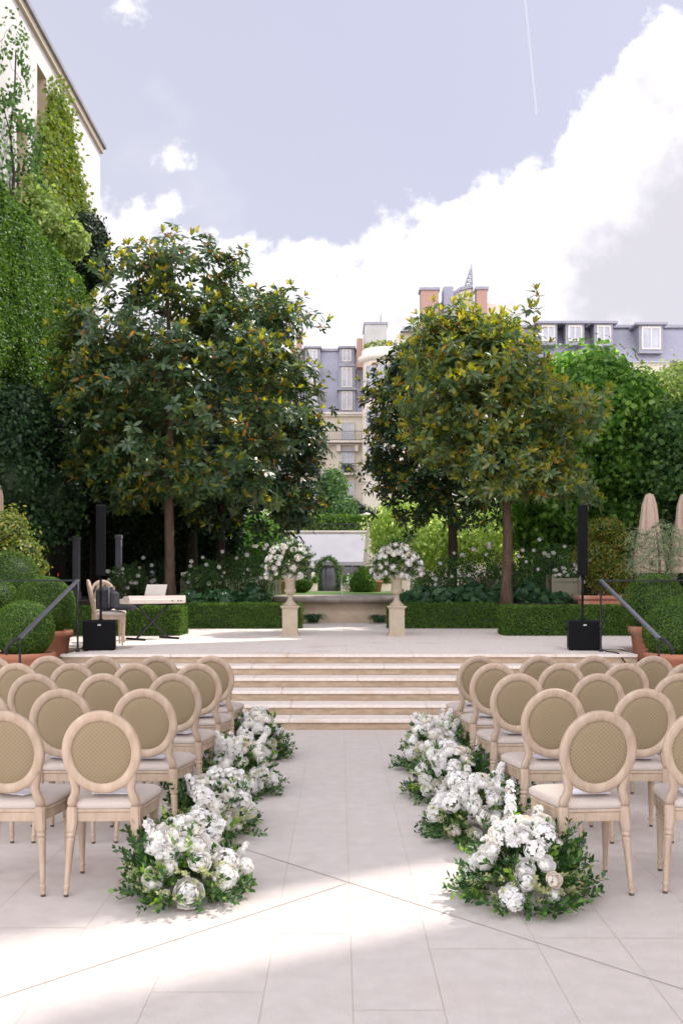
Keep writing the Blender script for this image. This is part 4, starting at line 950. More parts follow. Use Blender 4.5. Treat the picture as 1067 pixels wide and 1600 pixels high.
def magnolia(label, base_px, base_d, blobs, trunk_r, fork_py, seed, n_tips=170, ros=7, mat='magnolia', bark='bark', gap=(1.5, -.16), leaf=.205, shell=.55, new=.45, lump=.26):
    rng = np.random.default_rng(seed); bx = XX(base_px, base_d)
    t = thing('magnolia_tree', label, 'tree', (bx, base_d, GZ), 0, 'magnolia trees behind the terrace')
    B = [(b_[0] - bx, b_[1] - base_d, b_[2] - GZ, b_[3], b_[4], b_[5]) for b_ in blobs]
    tips, nn = blob_points(B, n_tips, rng, shell, .26, (1.5, -.16), seed, 1.6)
    limb_tree(t, tips, (0, 0, -.05), ZZ(fork_py, base_d) - GZ, bark, trunk_r, rng)
    # rosettes around each tip and through the shell
    P2, N2 = blob_points(B, n_tips * ros, rng, shell, lump, gap, seed + 1, 1.6)
    # cling half of them to tips so they cluster
    idx = rng.integers(0, n_tips, len(P2)); m = rng.random(len(P2)) < .72
    P2[m] = tips[idx[m]] + rng.normal(size=(m.sum(), 3)) * (.24, .24, .15); N2[m] = nn[idx[m]]
    K_ = 10; n = len(P2)
    ax = unit(N2 * .8 + rng.normal(size=N2.shape) * .35 + np.array([0, 0, .75]))
    ref = unit(np.cross(ax, rng.normal(size=ax.shape))); r2 = np.cross(ax, ref)
    pos, D, NN, SZ = [], [], [], []
    for k in range(K_):
        a = 2 * pi * k / K_ * 1.0 + rng.uniform(-.3, .3, n); lay = rng.uniform(-.45, .55, n)
        rad = ref * np.cos(a)[:, None] + r2 * np.sin(a)[:, None]; d = rad + ax * lay[:, None]; d[:, 2] -= .12
        pos.append(P2 - ax * rng.uniform(0, .10, n)[:, None] + rad * .015); D.append(d); NN.append(ax - rad * lay[:, None] * .8 + rng.normal(size=ax.shape) * .2); SZ.append(leaf * rng.uniform(.65, 1.15, n))
    V, T = place_leaves('mag', np.concatenate(pos), np.concatenate(D), np.concatenate(NN), np.concatenate(SZ))
    np_obj('crown', V, T, mat, t)
    tz = (P2[:, 2] - P2[:, 2].min()) / np.ptp(P2[:, 2]); out_ok = pn(P2, 1.4, seed + 9) > .15 - new
    for nm, mt, frac, kk, lo, hi, sc_ in (('new_growth', 'mag_new', new, 5, .9, 2.2, .9), ('fading_leaves', 'mag_old', .16, 2, -.9, .3, .9)):
        m = (rng.random(n) < frac * (1.5 if nm == 'new_growth' else 1)) & (out_ok if nm == 'new_growth' else True); q = P2[m]; c = len(q); pos, D, NN, SZ = [], [], [], []
        for k in range(kk):
            a = 2 * pi * k / kk + rng.uniform(-.5, .5, c); lay = rng.uniform(lo, hi, c); rad = ref[m] * np.cos(a)[:, None] + r2[m] * np.sin(a)[:, None]; d = rad + ax[m] * lay[:, None]
            pos.append(q + ax[m] * .03); D.append(d); NN.append(ax[m] - rad * .8 + rng.normal(size=d.shape) * .25); SZ.append(leaf * sc_ * rng.uniform(.7, 1.1, c))
        V, T = place_leaves('mag', np.concatenate(pos), np.concatenate(D), np.concatenate(NN), np.concatenate(SZ)); np_obj(nm, V, T, mt, t)
    return t
magnolia('large magnolia left of centre with yellowing leaves, trunk behind the piano', 265, 21.5,
         [blob(215, 440, 21.5, 70, rd=1.2), blob(300, 440, 21.5, 80, rd=1.2), blob(160, 520, 21, 62, rd=1.1), blob(260, 520, 21, 95, rd=1.5), blob(370, 540, 21.3, 85, rd=1.4), blob(180, 620, 21, 85, rd=1.3), blob(310, 630, 20.8, 105, rd=1.7), blob(400, 620, 21.3, 80, rd=1.3), blob(250, 700, 21.2, 90, rd=1.4), blob(360, 720, 21.2, 80, rd=1.4), blob(190, 730, 21.5, 60, rd=1.2), blob(440, 505, 21.3, 34, rd=.6), blob(132, 590, 21.3, 45, rd=.8)],
         .12, 740, 70, 280, 8, new=.4)
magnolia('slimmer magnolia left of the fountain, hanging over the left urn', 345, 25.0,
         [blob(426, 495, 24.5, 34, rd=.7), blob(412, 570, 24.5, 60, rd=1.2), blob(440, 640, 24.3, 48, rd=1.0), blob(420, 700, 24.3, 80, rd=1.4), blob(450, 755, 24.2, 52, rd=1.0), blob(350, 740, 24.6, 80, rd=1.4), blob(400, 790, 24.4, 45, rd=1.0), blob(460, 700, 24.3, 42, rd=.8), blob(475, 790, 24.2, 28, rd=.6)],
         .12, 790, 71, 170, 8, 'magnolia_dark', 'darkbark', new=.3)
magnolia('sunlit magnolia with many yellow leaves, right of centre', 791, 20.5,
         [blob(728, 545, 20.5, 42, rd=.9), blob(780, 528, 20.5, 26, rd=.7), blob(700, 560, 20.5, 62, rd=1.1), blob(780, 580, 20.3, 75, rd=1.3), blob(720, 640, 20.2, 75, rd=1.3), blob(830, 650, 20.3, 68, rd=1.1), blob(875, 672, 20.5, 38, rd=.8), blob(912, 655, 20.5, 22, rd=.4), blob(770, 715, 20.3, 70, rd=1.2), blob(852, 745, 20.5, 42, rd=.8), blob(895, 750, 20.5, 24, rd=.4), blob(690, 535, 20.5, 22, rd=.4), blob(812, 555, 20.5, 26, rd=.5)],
         .115, 735, 72, 210, 8, 'magnolia_sun_tint', gap=(1.7, 0.0), new=.85, lump=.36)
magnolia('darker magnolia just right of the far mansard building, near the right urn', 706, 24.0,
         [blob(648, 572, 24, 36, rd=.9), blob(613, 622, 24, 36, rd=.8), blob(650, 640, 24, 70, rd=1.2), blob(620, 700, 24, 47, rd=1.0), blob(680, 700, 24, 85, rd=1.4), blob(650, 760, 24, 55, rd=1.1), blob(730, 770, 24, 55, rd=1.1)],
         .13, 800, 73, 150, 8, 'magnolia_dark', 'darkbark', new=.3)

def leafy(name, label, cat, base, blobs, n, size, mat, seed, tpl='simple', trunk=None, shell=.4, lump=.2, gap=None, group=None, core=.7, lsc=1.3, coremat='dark', jit=.6, droop=.3, bark='darkbark', kind=None, tips=30):
    t = thing(name, label, cat, base, 0, group, kind); B = [(b_[0] - base[0], b_[1] - base[1], b_[2] - base[2], b_[3], b_[4], b_[5]) for b_ in blobs]
    rng = np.random.default_rng(seed); V, T = shell_leaves(B, n, size, tpl, rng, shell, lump, gap, seed, droop, lsc, jit)
    np_obj('crown' if trunk else 'leaves', V, T, mat, t)
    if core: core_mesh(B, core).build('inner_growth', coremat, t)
    if trunk:
        tp, _ = blob_points(B, tips, rng, .6, .1, None, seed); limb_tree(t, tp, (0, 0, -.05), trunk[1], bark, trunk[0], rng)
    return t
def gbase(px, d, z=GZ): return (XX(px, d), d, z)
# dark tree mass at the left under and behind the magnolias
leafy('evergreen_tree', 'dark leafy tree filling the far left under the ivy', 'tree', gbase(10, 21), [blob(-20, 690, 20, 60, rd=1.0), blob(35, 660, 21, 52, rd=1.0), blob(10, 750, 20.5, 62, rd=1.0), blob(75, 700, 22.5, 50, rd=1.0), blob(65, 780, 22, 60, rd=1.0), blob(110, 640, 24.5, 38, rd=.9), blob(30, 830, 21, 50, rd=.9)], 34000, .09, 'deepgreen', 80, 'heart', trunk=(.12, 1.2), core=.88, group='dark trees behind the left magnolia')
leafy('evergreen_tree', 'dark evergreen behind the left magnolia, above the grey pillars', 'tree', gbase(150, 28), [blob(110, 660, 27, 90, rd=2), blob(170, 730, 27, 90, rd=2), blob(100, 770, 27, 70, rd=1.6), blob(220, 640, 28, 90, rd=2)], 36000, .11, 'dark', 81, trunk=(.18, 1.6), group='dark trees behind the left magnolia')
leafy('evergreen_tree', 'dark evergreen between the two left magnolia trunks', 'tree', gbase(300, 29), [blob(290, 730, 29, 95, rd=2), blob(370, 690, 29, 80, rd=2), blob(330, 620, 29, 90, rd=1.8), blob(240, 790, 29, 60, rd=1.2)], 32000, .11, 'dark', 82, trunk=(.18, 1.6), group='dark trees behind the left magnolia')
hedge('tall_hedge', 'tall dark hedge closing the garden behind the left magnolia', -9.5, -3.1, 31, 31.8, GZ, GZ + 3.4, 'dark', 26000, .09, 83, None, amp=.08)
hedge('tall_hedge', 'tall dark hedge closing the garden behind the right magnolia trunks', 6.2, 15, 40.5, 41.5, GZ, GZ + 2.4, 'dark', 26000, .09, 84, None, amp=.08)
# trimmed lime rows
leafy('pleached_tree', 'bright sunlit clipped tree row right of the white awning', 'tree', gbase(690, 36), [blob(630, 830, 37, 44, rd=1.5, rz=48), blob(680, 840, 36, 46, rd=1.5, rz=50), blob(730, 838, 35, 42, rd=1.5, rz=44), blob(775, 830, 34, 40, rd=1.4, rz=46), blob(610, 855, 38, 26, rd=1.0)], 34000, .15, 'hornbeam', 85, trunk=(.12, 1.2), lump=.2, shell=.5, core=.6, tips=24)
leafy('pleached_tree', 'clipped green tree row left of the white awning', 'tree', gbase(385, 33), [blob(345, 845, 33, 40, rd=1.3), blob(400, 845, 34, 40, rd=1.3, rz=44)], 20000, .13, 'lime', 86, trunk=(.1, 1.0), lump=.12, core=.75, tips=20)
# right big leafy mass
leafy('climber_tree', 'big bright green leafy tree right of the sunlit magnolia', 'tree', gbase(920, 26), [blob(905, 625, 26, 62, rd=2.0), blob(955, 650, 26, 48, rd=2.0), blob(868, 622, 26.5, 42, rd=1.6), blob(930, 590, 26, 26, rd=.9), blob(900, 700, 26, 90, rd=2.3), blob(965, 730, 26, 62, rd=2.0), blob(860, 790, 26, 70, rd=1.8), blob(960, 810, 26.5, 80, rd=1.8)], 70000, .14, 'lime', 87, 'heart', trunk=(.2, 2.0), shell=.55, lump=.34, group='leafy trees along the right side', lsc=1.6, jit=.9)
leafy('climber_tree', 'darker leafy tree at the right edge of the photo', 'tree', gbase(1050, 24.5), [blob(1060, 690, 24.5, 60, rd=1.6), blob(1080, 760, 24.5, 70, rd=1.8), blob(1035, 760, 25, 50, rd=1.4)], 26000, .13, 'mid', 88, 'heart', trunk=(.15, 1.6), shell=.55, lump=.3, group='leafy trees along the right side')
leafy('climber_tree', 'yellow-green leafy tree top at the upper right edge, behind', 'tree', gbase(1040, 32), [blob(1030, 622, 32, 45, rd=2.0), blob(1090, 622, 32, 50, rd=2), blob(1060, 640, 32, 60, rd=2.0), blob(1010, 650, 32, 50, rd=1.6), blob(1060, 720, 32, 80, rd=1.6), blob(1000, 606, 32, 22, rd=.8), blob(1060, 596, 32, 34, rd=1.2)], 30000, .14, 'paleleaf', 89, 'oval', trunk=(.18, 2.2), shell=.6, lump=.35, core=.55, group='leafy trees along the right side')
# left bush and shrubs
leafy('variegated_shrub', 'yellow-green shrub at the left edge above the box balls', 'shrub', gbase(15, 16.5, TZ), [blob(15, 830, 16.5, 32, rd=.5), blob(-5, 870, 16.5, 42, rd=.6), blob(38, 862, 16.5, 30, rd=.4), blob(62, 885, 16.6, 14, rd=.2)], 5200, .075, 'yellow', 90, 'oval', trunk=(.04, .5), core=.55, shell=.6, lump=.3)
leafy('garden_tree', 'small green tree in front of the far facade, above the roof terrace hedge', 'tree', gbase(522, 66, 4.8), [blob(520, 765, 66, 22, rd=1.5, rz=30), blob(528, 795, 66, 28, rd=1.6), blob(510, 800, 66, 20, rd=1.2)], 9000, .22, 'mid', 91, trunk=(.12, .8), core=.6)
leafy('garden_tree', 'dark bushy tree right of the small green tree on the roof terrace', 'tree', gbase(552, 68, 4.8), [blob(550, 800, 68, 18, rd=1.0), blob(568, 808, 68, 16, rd=1.0)], 6000, .2, 'dark', 92, trunk=(.1, .6), core=.6)
leafy('maple_shrub', 'golden-green shrub behind the right handrail post', 'shrub', gbase(945, 20, GZ), [blob(940, 825, 20, 32, rd=.5, rz=18), blob(965, 845, 20, 26, rd=.5, rz=18), blob(930, 865, 20, 34, rd=.5, rz=24), blob(955, 895, 20, 34, rd=.5)], 8000, .06, 'maple', 93, 'oval', trunk=(.04, .4), core=.45, shell=.6, lump=.3)
leafy('olive_tree', 'silvery olive tree in front of the closed parasols at the right', 'tree', gbase(1025, 17.5, TZ), [blob(1000, 850, 17.5, 30, rd=.4), blob(1035, 845, 17.5, 32, rd=.4), blob(1020, 880, 17.5, 38, rd=.5), blob(1058, 860, 17.5, 28, rd=.4), blob(990, 880, 17.5, 20, rd=.3)], 5200, .07, 'olive', 94, 'slim', trunk=(.04, .7), core=0, shell=.9, lump=.35, bark='bark', jit=1.2)
# flower beds: broad-leaved plants and white rose bushes
def rose_bush(label, px, d, wpx, top, seed, n=2600, nf=9, mat='mid'):
    base = gbase(px, d); rng = np.random.default_rng(seed); random.seed(seed); r = wpx / F * d; hh = ZZ(top, d) - GZ
    t = thing('rose_bush', label, 'rose bush', base, 0, 'white rose bushes in the beds')
    B = [(0, 0, hh * .45, r, .35, hh * .45), (r * .4, 0, hh * .7, r * .55, .3, hh * .3), (-r * .5, .1, hh * .6, r * .5, .3, hh * .35)]
    V, T = shell_leaves(B, n, .055, 'oval', rng, 1.0, .3, None, seed, .2, 3); np_obj('leaves', V, T, mat, t)
    tp, nn = blob_points(B, 12, rng, .2, .1, None, seed); b = MB()
    for p in tp: b.tube([(0, 0, 0), (p[0] * .4, p[1] * .5, p[2] * .6), tuple(p)], [.012, .008, .004], 5)
    b.build('stem', 'bark', t)
    for i in range(nf):
        a = random.uniform(0, 2 * pi); p = Vector((random.uniform(-1, 1) * r, -.2 - random.random() * .2, hh * random.uniform(.35, 1.05))); bloom(t, 'rose', p, Vector((random.uniform(-.4, .4), -1, .5)), random.uniform(.035, .055))
i = 0
for (px, d, wp, top, mt) in [(200, 23, 30, 880, 'mid'), (245, 24, 26, 872, 'dark'), (318, 22.5, 30, 872, 'mid'), (375, 23, 34, 862, 'mid'), (410, 22.6, 22, 850, 'mid'), (665, 23.5, 22, 890, 'mid'), (712, 23, 30, 858, 'mid'), (750, 22.5, 30, 850, 'mid'), (812, 22, 36, 858, 'mid'), (862, 22.5, 34, 848, 'mid'), (890, 24, 24, 868, 'mid')]:
    side = 'left' if px < 500 else 'right'
    where = ['behind the piano chair', 'behind the piano music rest', 'just right of the left magnolia trunk', 'before the clipped green row', 'tall and loose beside the left urn', 'low, beside the right urn', 'around the dark right trunk', 'between the two right trunks', 'just right of the sunlit magnolia trunk', 'tallest, left of the right speaker', 'behind the right column speaker'][i]
    rose_bush('white rose bush %s' % where, px, d, wp, top, 100 + i, 1500 if mt == 'dark' else 2200, 8, mt); i += 1
def broad_plant(label, px, d, wpx, top, seed):
    base = gbase(px, d, GZ - .25); rng = np.random.default_rng(seed); r = wpx / F * d; hh = ZZ(top, d) - GZ + .25
    t = thing('broad_leaved_plant', label, 'plant', base, 0, 'broad-leaved plants above the hedges')
    V, T = shell_leaves([(0, 0, hh * .5, r, .35, hh * .5)], 420, .17, 'heart', rng, .8, .2, None, seed, .35, 3, .5); np_obj('leaves', V, T, 'hydrangea_leaf', t)
    core_mesh([(0, 0, hh * .5, r, .35, hh * .5)], .5).build('inner_growth', 'dark', t)
for i, (px, top, wh) in enumerate([(300, 925, 'left of the piano'), (345, 922, 'below the slim left magnolia'), (392, 918, 'left of the left pedestal'), (655, 918, 'right of the right urn'), (692, 914, 'under the dark right trunk'), (735, 914, 'between the right trunks'), (775, 918, 'at the foot of the sunlit magnolia'), (822, 914, 'before the green planter box'), (865, 922, 'left of the right speaker pole')]):
    broad_plant('blue-green broad-leaved plant above the hedge, %s' % (wh if i else 'right of the piano music rest'), px, 21.75, 28, top, 130 + i)

# ------------------------------------------------------------------ PLANTER BOXES, FENCE, PILLARS
def versailles(label, px, d, wpx, top, fl=True, seed=1):
    s_ = wpx / F * d; z1 = ZZ(top, d) - GZ; t = thing('planter_box', label, 'planter', gbase(px, d), 0, 'square sage green planter boxes'); h = s_ / 2
    b = MB(); b.box(-h * .9, h * .9, -h * .9, h * .9, .05, z1 - .03); b.build('panel', 'planter', t)
    b = MB(); b.bev(-h * .98, h * .98, -h * .98, -h * .905, .08, .15, .004); b.bev(-h * .98, h * .98, -h * .98, -h * .905, z1 - .10, z1 - .02, .004); b.box(-h * .98, -h * .905, -h * .9, h * .9, z1 - .1, z1 - .02); b.build('rail', 'planter', t)
    for sx in (-1, 1):
        for sy in (-1, 1):
            b = MB(); b.bev(sx * h - .03, sx * h + .03, sy * h - .03, sy * h + .03, 0, z1, .004); b.lathe([(.012, 0), (.03, .02), (.03, .04), (.005, .065)], 10, (sx * h, sy * h, z1)); b.build('corner_post', 'planter', t)
    rng = np.random.default_rng(seed); random.seed(seed)
    V, T = shell_leaves([(0, 0, z1 + .03, h * .95, h * .95, .16)], 700, .05, 'oval', rng, .8, .2, None, seed); pl = np_obj('planting', V, T, 'mid', t)
    if fl:
        for k in range(16): bloom(t, 'rose', Vector((random.uniform(-h, h), random.uniform(-h, 0), z1 + random.uniform(.03, .2))), Vector((0, -.6, 1)), random.uniform(.03, .045))
versailles('sage green planter box with white flowers, behind the right speaker pole', 880, 21.9, 42, 902, True, 1)
versailles('sage green planter box behind the sunlit magnolia trunk', 772, 25.5, 34, 904, True, 2)
versailles('sage green planter box right of the bag-laden chair', 187, 25.0, 19, 905, True, 3)
versailles('sage green planter box behind the piano music rest', 236, 27.0, 14, 905, True, 4)
versailles('sage green planter box left of the slim magnolia trunk', 291, 26.0, 12, 906, True, 5)
def picket(label, x0, x1, y, z, h, n):
    t = thing('picket_fence', label, 'fence', ((x0 + x1) / 2, y, z)); w_ = (x1 - x0)
    b = MB()
    for k in range(n):
        x = -w_ / 2 + w_ * (k + .5) / n; b.add([(x - .035, 0, 0), (x + .035, 0, 0), (x + .035, 0, h - .05), (x, 0, h), (x - .035, 0, h - .05), (x - .035, .02, 0), (x + .035, .02, 0), (x + .035, .02, h - .05), (x, .02, h), (x - .035, .02, h - .05)], [(0, 1, 2, 3, 4), (9, 8, 7, 6, 5), (1, 6, 7, 2), (2, 7, 8, 3), (3, 8, 9, 4), (4, 9, 5, 0)])
    b.build('pickets', 'picket', t)
    b = MB(); b.box(-w_ / 2, w_ / 2, .023, .05, h * .25, h * .32); b.box(-w_ / 2, w_ / 2, .023, .05, h * .72, h * .79); b.build('rail', 'picket', t)
picket('pale picket fence in the sun, right of the right urn', XX(640, 28), XX(780, 28), 28, GZ, .62, 26)
picket('pale picket fence in the shade, left of the left urn', XX(335, 29), XX(440, 29), 29, GZ, .55, 20)
for i, (px, top, wd, lb) in enumerate([(120, 838, 10, 'grey stone pillar in the dark shade at the far left'), (186, 836, 9, 'grey stone pillar in the dark shade, nearer the left magnolia trunk')]):
    t = thing('stone_pillar', lb, 'pillar', gbase(px, 25.5), 0, 'grey pillars in the shade'); hh = ZZ(top, 25.5) - GZ; r = wd / 2 / F * 25.5
    b = MB(); b.bev(-r, r, -r, r, .2, hh - .1, .01); b.build('shaft', 'greystone', t)
    b = MB(); b.bev(-r * 1.25, r * 1.25, -r * 1.25, r * 1.25, 0, .2, .01); b.build('base', 'greystone', t)
    b = MB(); b.bev(-r * 1.2, r * 1.2, -r * 1.2, r * 1.2, hh - .1, hh, .01); b.build('cap', 'greystone', t)
# long terracotta trough behind the right hedge
t = thing('terracotta_trough', 'long terracotta trough behind the hedge at the right', 'planter', gbase(945, 19.6, TZ))
b = MB(); b.bev(-.5, .5, -.18, .18, 0, .62, .02); b.build('body', 'terracotta', t)
b = MB(); b.bev(-.54, .54, -.22, .22, .6205, .70, .02); b.build('rim', 'terracotta', t)
# closed parasols
def closed_parasol(label, px, d, top, bot, wtop, wbot, base_z, mat, folds=9):
    t = thing('closed_parasol', label, 'parasol', gbase(px, d, base_z), 0, 'closed parasols'); z1 = ZZ(top, d) - base_z; z0 = ZZ(bot, d) - base_z
    a = wtop / 2 / F * d; c = wbot / 2 / F * d; b = MB(); n = folds * 6; vs = []; f = []
    prof = [(0.02, 1), (a * .8, .985), (a, .95), (a * 1.25 + (c - a) * .1, .85), (a + (c - a) * .45, .6), (a + (c - a) * .8, .3), (c, .08), (c * .98, 0)]
    for j, (r, q) in enumerate(prof):
        for k in range(n):
            th = 2 * pi * k / n; rr = r * (1 + .10 * cos(th * folds + .6 * sin(j)) * (q < .97)); vs.append((rr * cos(th), rr * sin(th), z0 + (z1 - z0) * q))
    for j in range(len(prof) - 1):
        for k in range(n): f.append((j * n + k, j * n + (k + 1) % n, (j + 1) * n + (k + 1) % n, (j + 1) * n + k))
    b.add(vs, f, True); b.build('canopy', mat, t)
    b = MB(); b.tube([(0, 0, 0), (0, 0, z0 + .1)], .025, 8); b.build('pole', 'iron', t)
    b = MB(); b.lathe([(.25, 0), (.25, .05), (.05, .08)], 16); b.build('base', 'iron', t)
closed_parasol('closed beige parasol at the right behind the olive tree', 1014, 19.5, 771, 895, 15, 46, TZ, 'parasol')
closed_parasol('closed beige parasol cut by the right edge of the photo', 1069, 19.5, 771, 895, 15, 40, TZ, 'parasol')
closed_parasol('closed beige parasol just visible at the left edge', -3, 19.5, 757, 880, 12, 24, TZ, 'parasol')
closed_parasol('closed cream parasol in front of the awning, above the cone topiary', 575, 44, 823, 885, 4, 15, GZ, 'creamcanvas', 7)
closed_parasol('closed cream parasol in front of the awning, behind the left urn roses', 453, 44, 828, 885, 4, 14, GZ, 'creamcanvas', 7)
# red blossoms far left
o = thing('red_flower_plant', 'small plant with red flowers in the dark, far left', 'plant', gbase(88, 21.5)); b = MB(); random.seed(4)
b.tube([(0, 0, 0), (.02, 0, .3), (.05, 0, .62)], .006, 5); b.tube([(0, 0, 0), (-.05, 0, .25), (-.06, 0, .36)], .006, 5); b.build('stem', 'bark', o)
b = MB()
for (x, z_) in ((.05, .62), (.055, .59), (-.06, .38), (-.02, .38), (.03, .36), (-.09, .35)):
    b.lathe([(.004, -.02), (.02, 0), (.012, .02)], 6, (x, random.uniform(-.03, .03), z_))
b.build('blossom', 'red', o)

# ------------------------------------------------------------------ PAVILION
PD = 51.0
pv = thing('garden_pavilion', 'low garden pavilion with arched doorway behind the fountain', 'building', (XX(520, PD), PD, GZ)); px0 = XX(520, PD)
def R_(a): return XX(a, PD) - px0
def Zp(a): return ZZ(a, PD) - GZ
b = MB(); b.box(R_(400), R_(508 - 22), 0, .3, 0, Zp(832)); b.box(R_(533), R_(536), 0, .3, 0, Zp(832)); b.box(R_(565), R_(640), 0, .3, 0, Zp(832)); b.box(R_(486), R_(565), 0, .3, Zp(880), Zp(832))
b.box(R_(536), R_(565), 0, .3, 0, .5); b.box(R_(400), R_(640), .3, 12, 0, Zp(832) - .01); b.build('wall', 'facade', pv)
b = MB(); b.box(R_(400), R_(640), -.1, 12, Zp(832) + .003, Zp(829)); b.build('parapet', 'trim', pv)
dr = MB(); dr.box(R_(486), R_(533), .10, .14, 0, Zp(880)); d1 = dr.build('door', 'darkglass', pv)
b = MB(); b.box(R_(486), R_(489), .02, .095, 0, Zp(882)); b.box(R_(530), R_(533), .02, .095, 0, Zp(882)); b.box(R_(508), R_(510), .02, .095, 0, Zp(885)); b.box(R_(489), R_(530), .02, .095, Zp(888), Zp(886)); b.build('frame', 'greystone', d1)
wn = MB(); wn.box(R_(536), R_(565), .12, .15, .5, Zp(880)); w1 = wn.build('window', 'darkglass', pv)
b = MB(); b.box(R_(536), R_(538), .05, .115, .5, Zp(882)); b.box(R_(550), R_(551.5), .05, .115, .5, Zp(882)); b.box(R_(563), R_(565), .05, .115, .5, Zp(882)); b.build('frame', 'trim', w1)
aw = MB(); za, zb = Zp(834), Zp(879); y0, y1 = -.12, -1.9
aw.add([(R_(400), y0, za), (R_(640), y0, za), (R_(640), y1, zb), (R_(400), y1, zb), (R_(400), y0, za - .03), (R_(640), y0, za - .03), (R_(640), y1, zb - .03), (R_(400), y1, zb - .03)], [(0, 1, 2, 3), (7, 6, 5, 4), (1, 5, 6, 2), (3, 7, 4, 0)])
aw.box(R_(400), R_(640), y1 - .02, y1 - .003, zb - .18, zb - .002); a_ = aw.build('awning', 'awning', pv)
# climbing greenery over the arch
rng = np.random.default_rng(5); th = rng.uniform(0, pi, 1500); side = rng.random(1500); x = np.where(side < .45, np.where(rng.random(1500) < .5, R_(497.5), R_(528)), R_(513) + np.cos(th) * (R_(528) - R_(513))); zc = Zp(894)
zz = np.where(side < .45, rng.uniform(0, zc, 1500), zc + np.sin(th) * .65); p = np.stack([x + rng.normal(size=1500) * .06, np.full(1500, -2.3) + rng.normal(size=1500) * .08, zz + rng.normal(size=1500) * .08], 1)
V, T = place_leaves('simple', p, rng.normal(size=p.shape), rng.normal(size=p.shape) + (0, -1, .4), .10 * rng.uniform(.6, 1.2, 1500))
ar = thing('climber_arch', 'green climbing arch in front of the pavilion door', 'arch', (px0, PD, GZ)); np_obj('leaves', V, T, 'mid', ar)
b = MB(); b.tube([(R_(497.5), -2.3, 0), (R_(497.5), -2.3, zc), (R_(502), -2.3, zc + .46), (R_(513), -2.3, zc + .65), (R_(523.5), -2.3, zc + .46), (R_(528), -2.3, zc), (R_(528), -2.3, 0)], .03, 6); b.build('frame', 'iron', ar)
# roof terrace railing, hedge and parasol
rl = thing('roof_terrace_railing', 'thin metal railing along the pavilion roof', 'railing', (px0, PD + .4, ZZ(829, PD)))
b = MB(); hz = (829 - 818) / F * PD; b.tube([(R_(400), 0, hz), (R_(640), 0, hz)], .02, 6); b.tube([(R_(400), 0, hz * .5), (R_(640), 0, hz * .5)], .008, 6)
for k in range(24): b.tube([(R_(400 + k * 10.3), 0, 0), (R_(400 + k * 10.3), 0, hz)], .014, 5)
b.build('rails', 'iron', rl)
hedge('roof_terrace_hedge', 'clipped hedge on the pavilion roof terrace', XX(430, 53), XX(640, 53), 53, 54, ZZ(829, 51), ZZ(808, 53), 'box', 9000, .14, 140, None, amp=.05)
t = thing('open_parasol', 'open cream parasol on the roof terrace behind the hedge', 'parasol', (XX(573, 56), 56, ZZ(829, 51)))
b = MB(); zt = ZZ(801, 56) - ZZ(829, 51); r = 24 / F * 56; b.lathe([(r, zt - .30), (r * .98, zt - .26), (.04, zt), (.001, zt + .02)], 8, smooth=False, cap=False); b.build('canopy', 'creamcanvas', t); b = MB(); b.tube([(0, 0, 0), (0, 0, zt)], .04, 8); b.build('pole', 'trim', t)
# topiary and lawn furniture in front of the pavilion
t = thing('cone_topiary', 'egg-shaped clipped cone on the lawn right of the doorway', 'topiary', gbase(567, 42)); hz = ZZ(886, 42) - GZ; r = 18.5 / F * 42
rng = np.random.default_rng(77); n = 9000; q = rng.random(n) ** .8; th = rng.uniform(0, 2 * pi, n); prof = np.interp(q, [0, .12, .3, .5, .75, .92, 1], [.70, .92, 1, .93, .58, .24, .02]) * r
p = np.stack([np.cos(th) * prof, np.sin(th) * prof, q * hz], 1); nn = np.stack([np.cos(th), np.sin(th), np.full(n, .5)], 1); V, T = place_leaves('simple', p + nn * rng.normal(size=(n, 1)) * .015, rng.normal(size=p.shape) + nn * .5, nn + rng.normal(size=p.shape) * .7, .07 * rng.uniform(.6, 1.3, n)); np_obj('leaves', V, T, 'ivy', t)
b = MB(); b.lathe([(r * .6, .02), (r * .92, hz * .3), (r * .84, hz * .5), (r * .5, hz * .75), (.03, hz * .95)], 20); b.build('inner_growth', 'dark', t)
box_ball('dark clipped ball on the lawn right of the left urn', XX(470, 40), 40, ZZ(911, 40), .46, 5000, 150, .85, 'clipped balls on the lawn', .06)
box_ball('dark clipped shrub left of the left urn on the lawn', XX(428, 38), 38, ZZ(908, 38), .55, 5000, 151, .7, 'clipped balls on the lawn', .06)
for i, (px, wd, lab) in enumerate([(487, 18, 'left of the pavilion door'), (541, 17, 'under the pavilion window'), (602, 16, 'between the cone topiary and the right urn')]):
    d = 48; t = thing('stone_planter', 'low stone planter with clipped box, %s' % lab, 'planter', gbase(px, d), 0, 'low stone planters with box'); h = wd / 2 / F * d; z1 = ZZ(911, d) - GZ
    b = MB(); b.bev(-h, h, -.3, .3, 0, z1, .02); b.build('trough', 'facade', t)
    z2 = ZZ(900, d) - GZ; rng = np.random.default_rng(160 + i); n = 900; p = np.stack([rng.uniform(-h, h, n), rng.choice([-.3, .3, 0], n) + rng.normal(size=n) * .05, rng.uniform(z1, z2, n)], 1); V, T = place_leaves('simple', p, rng.normal(size=p.shape), rng.normal(size=p.shape) + (0, -1, .5), np.full(n, .10)); np_obj('leaves', V, T, 'ivy', t)
    b = MB(); b.box(-h + .05, h - .05, -.25, .25, z1 + .003, z2 - .04); b.build('inner_growth', 'dark', t)
pot2 = [(588, 44, 'terracotta pot right of the cone topiary'), (437, 36, 'dark terracotta pot left of the left urn')]
for px, d, lab in pot2:
    b = MB(); b.lathe([(.19, 0), (.25, .42), (.29, .44), (.29, .52), (.24, .52)], 20); tag(b.build('terracotta_pot', 'terracotta', None, gbase(px, d)), lab, 'pot')
rose_bush('white rose bush between the doorway and the cone topiary', 548, 43, 14, 898, 170, 1500, 10)

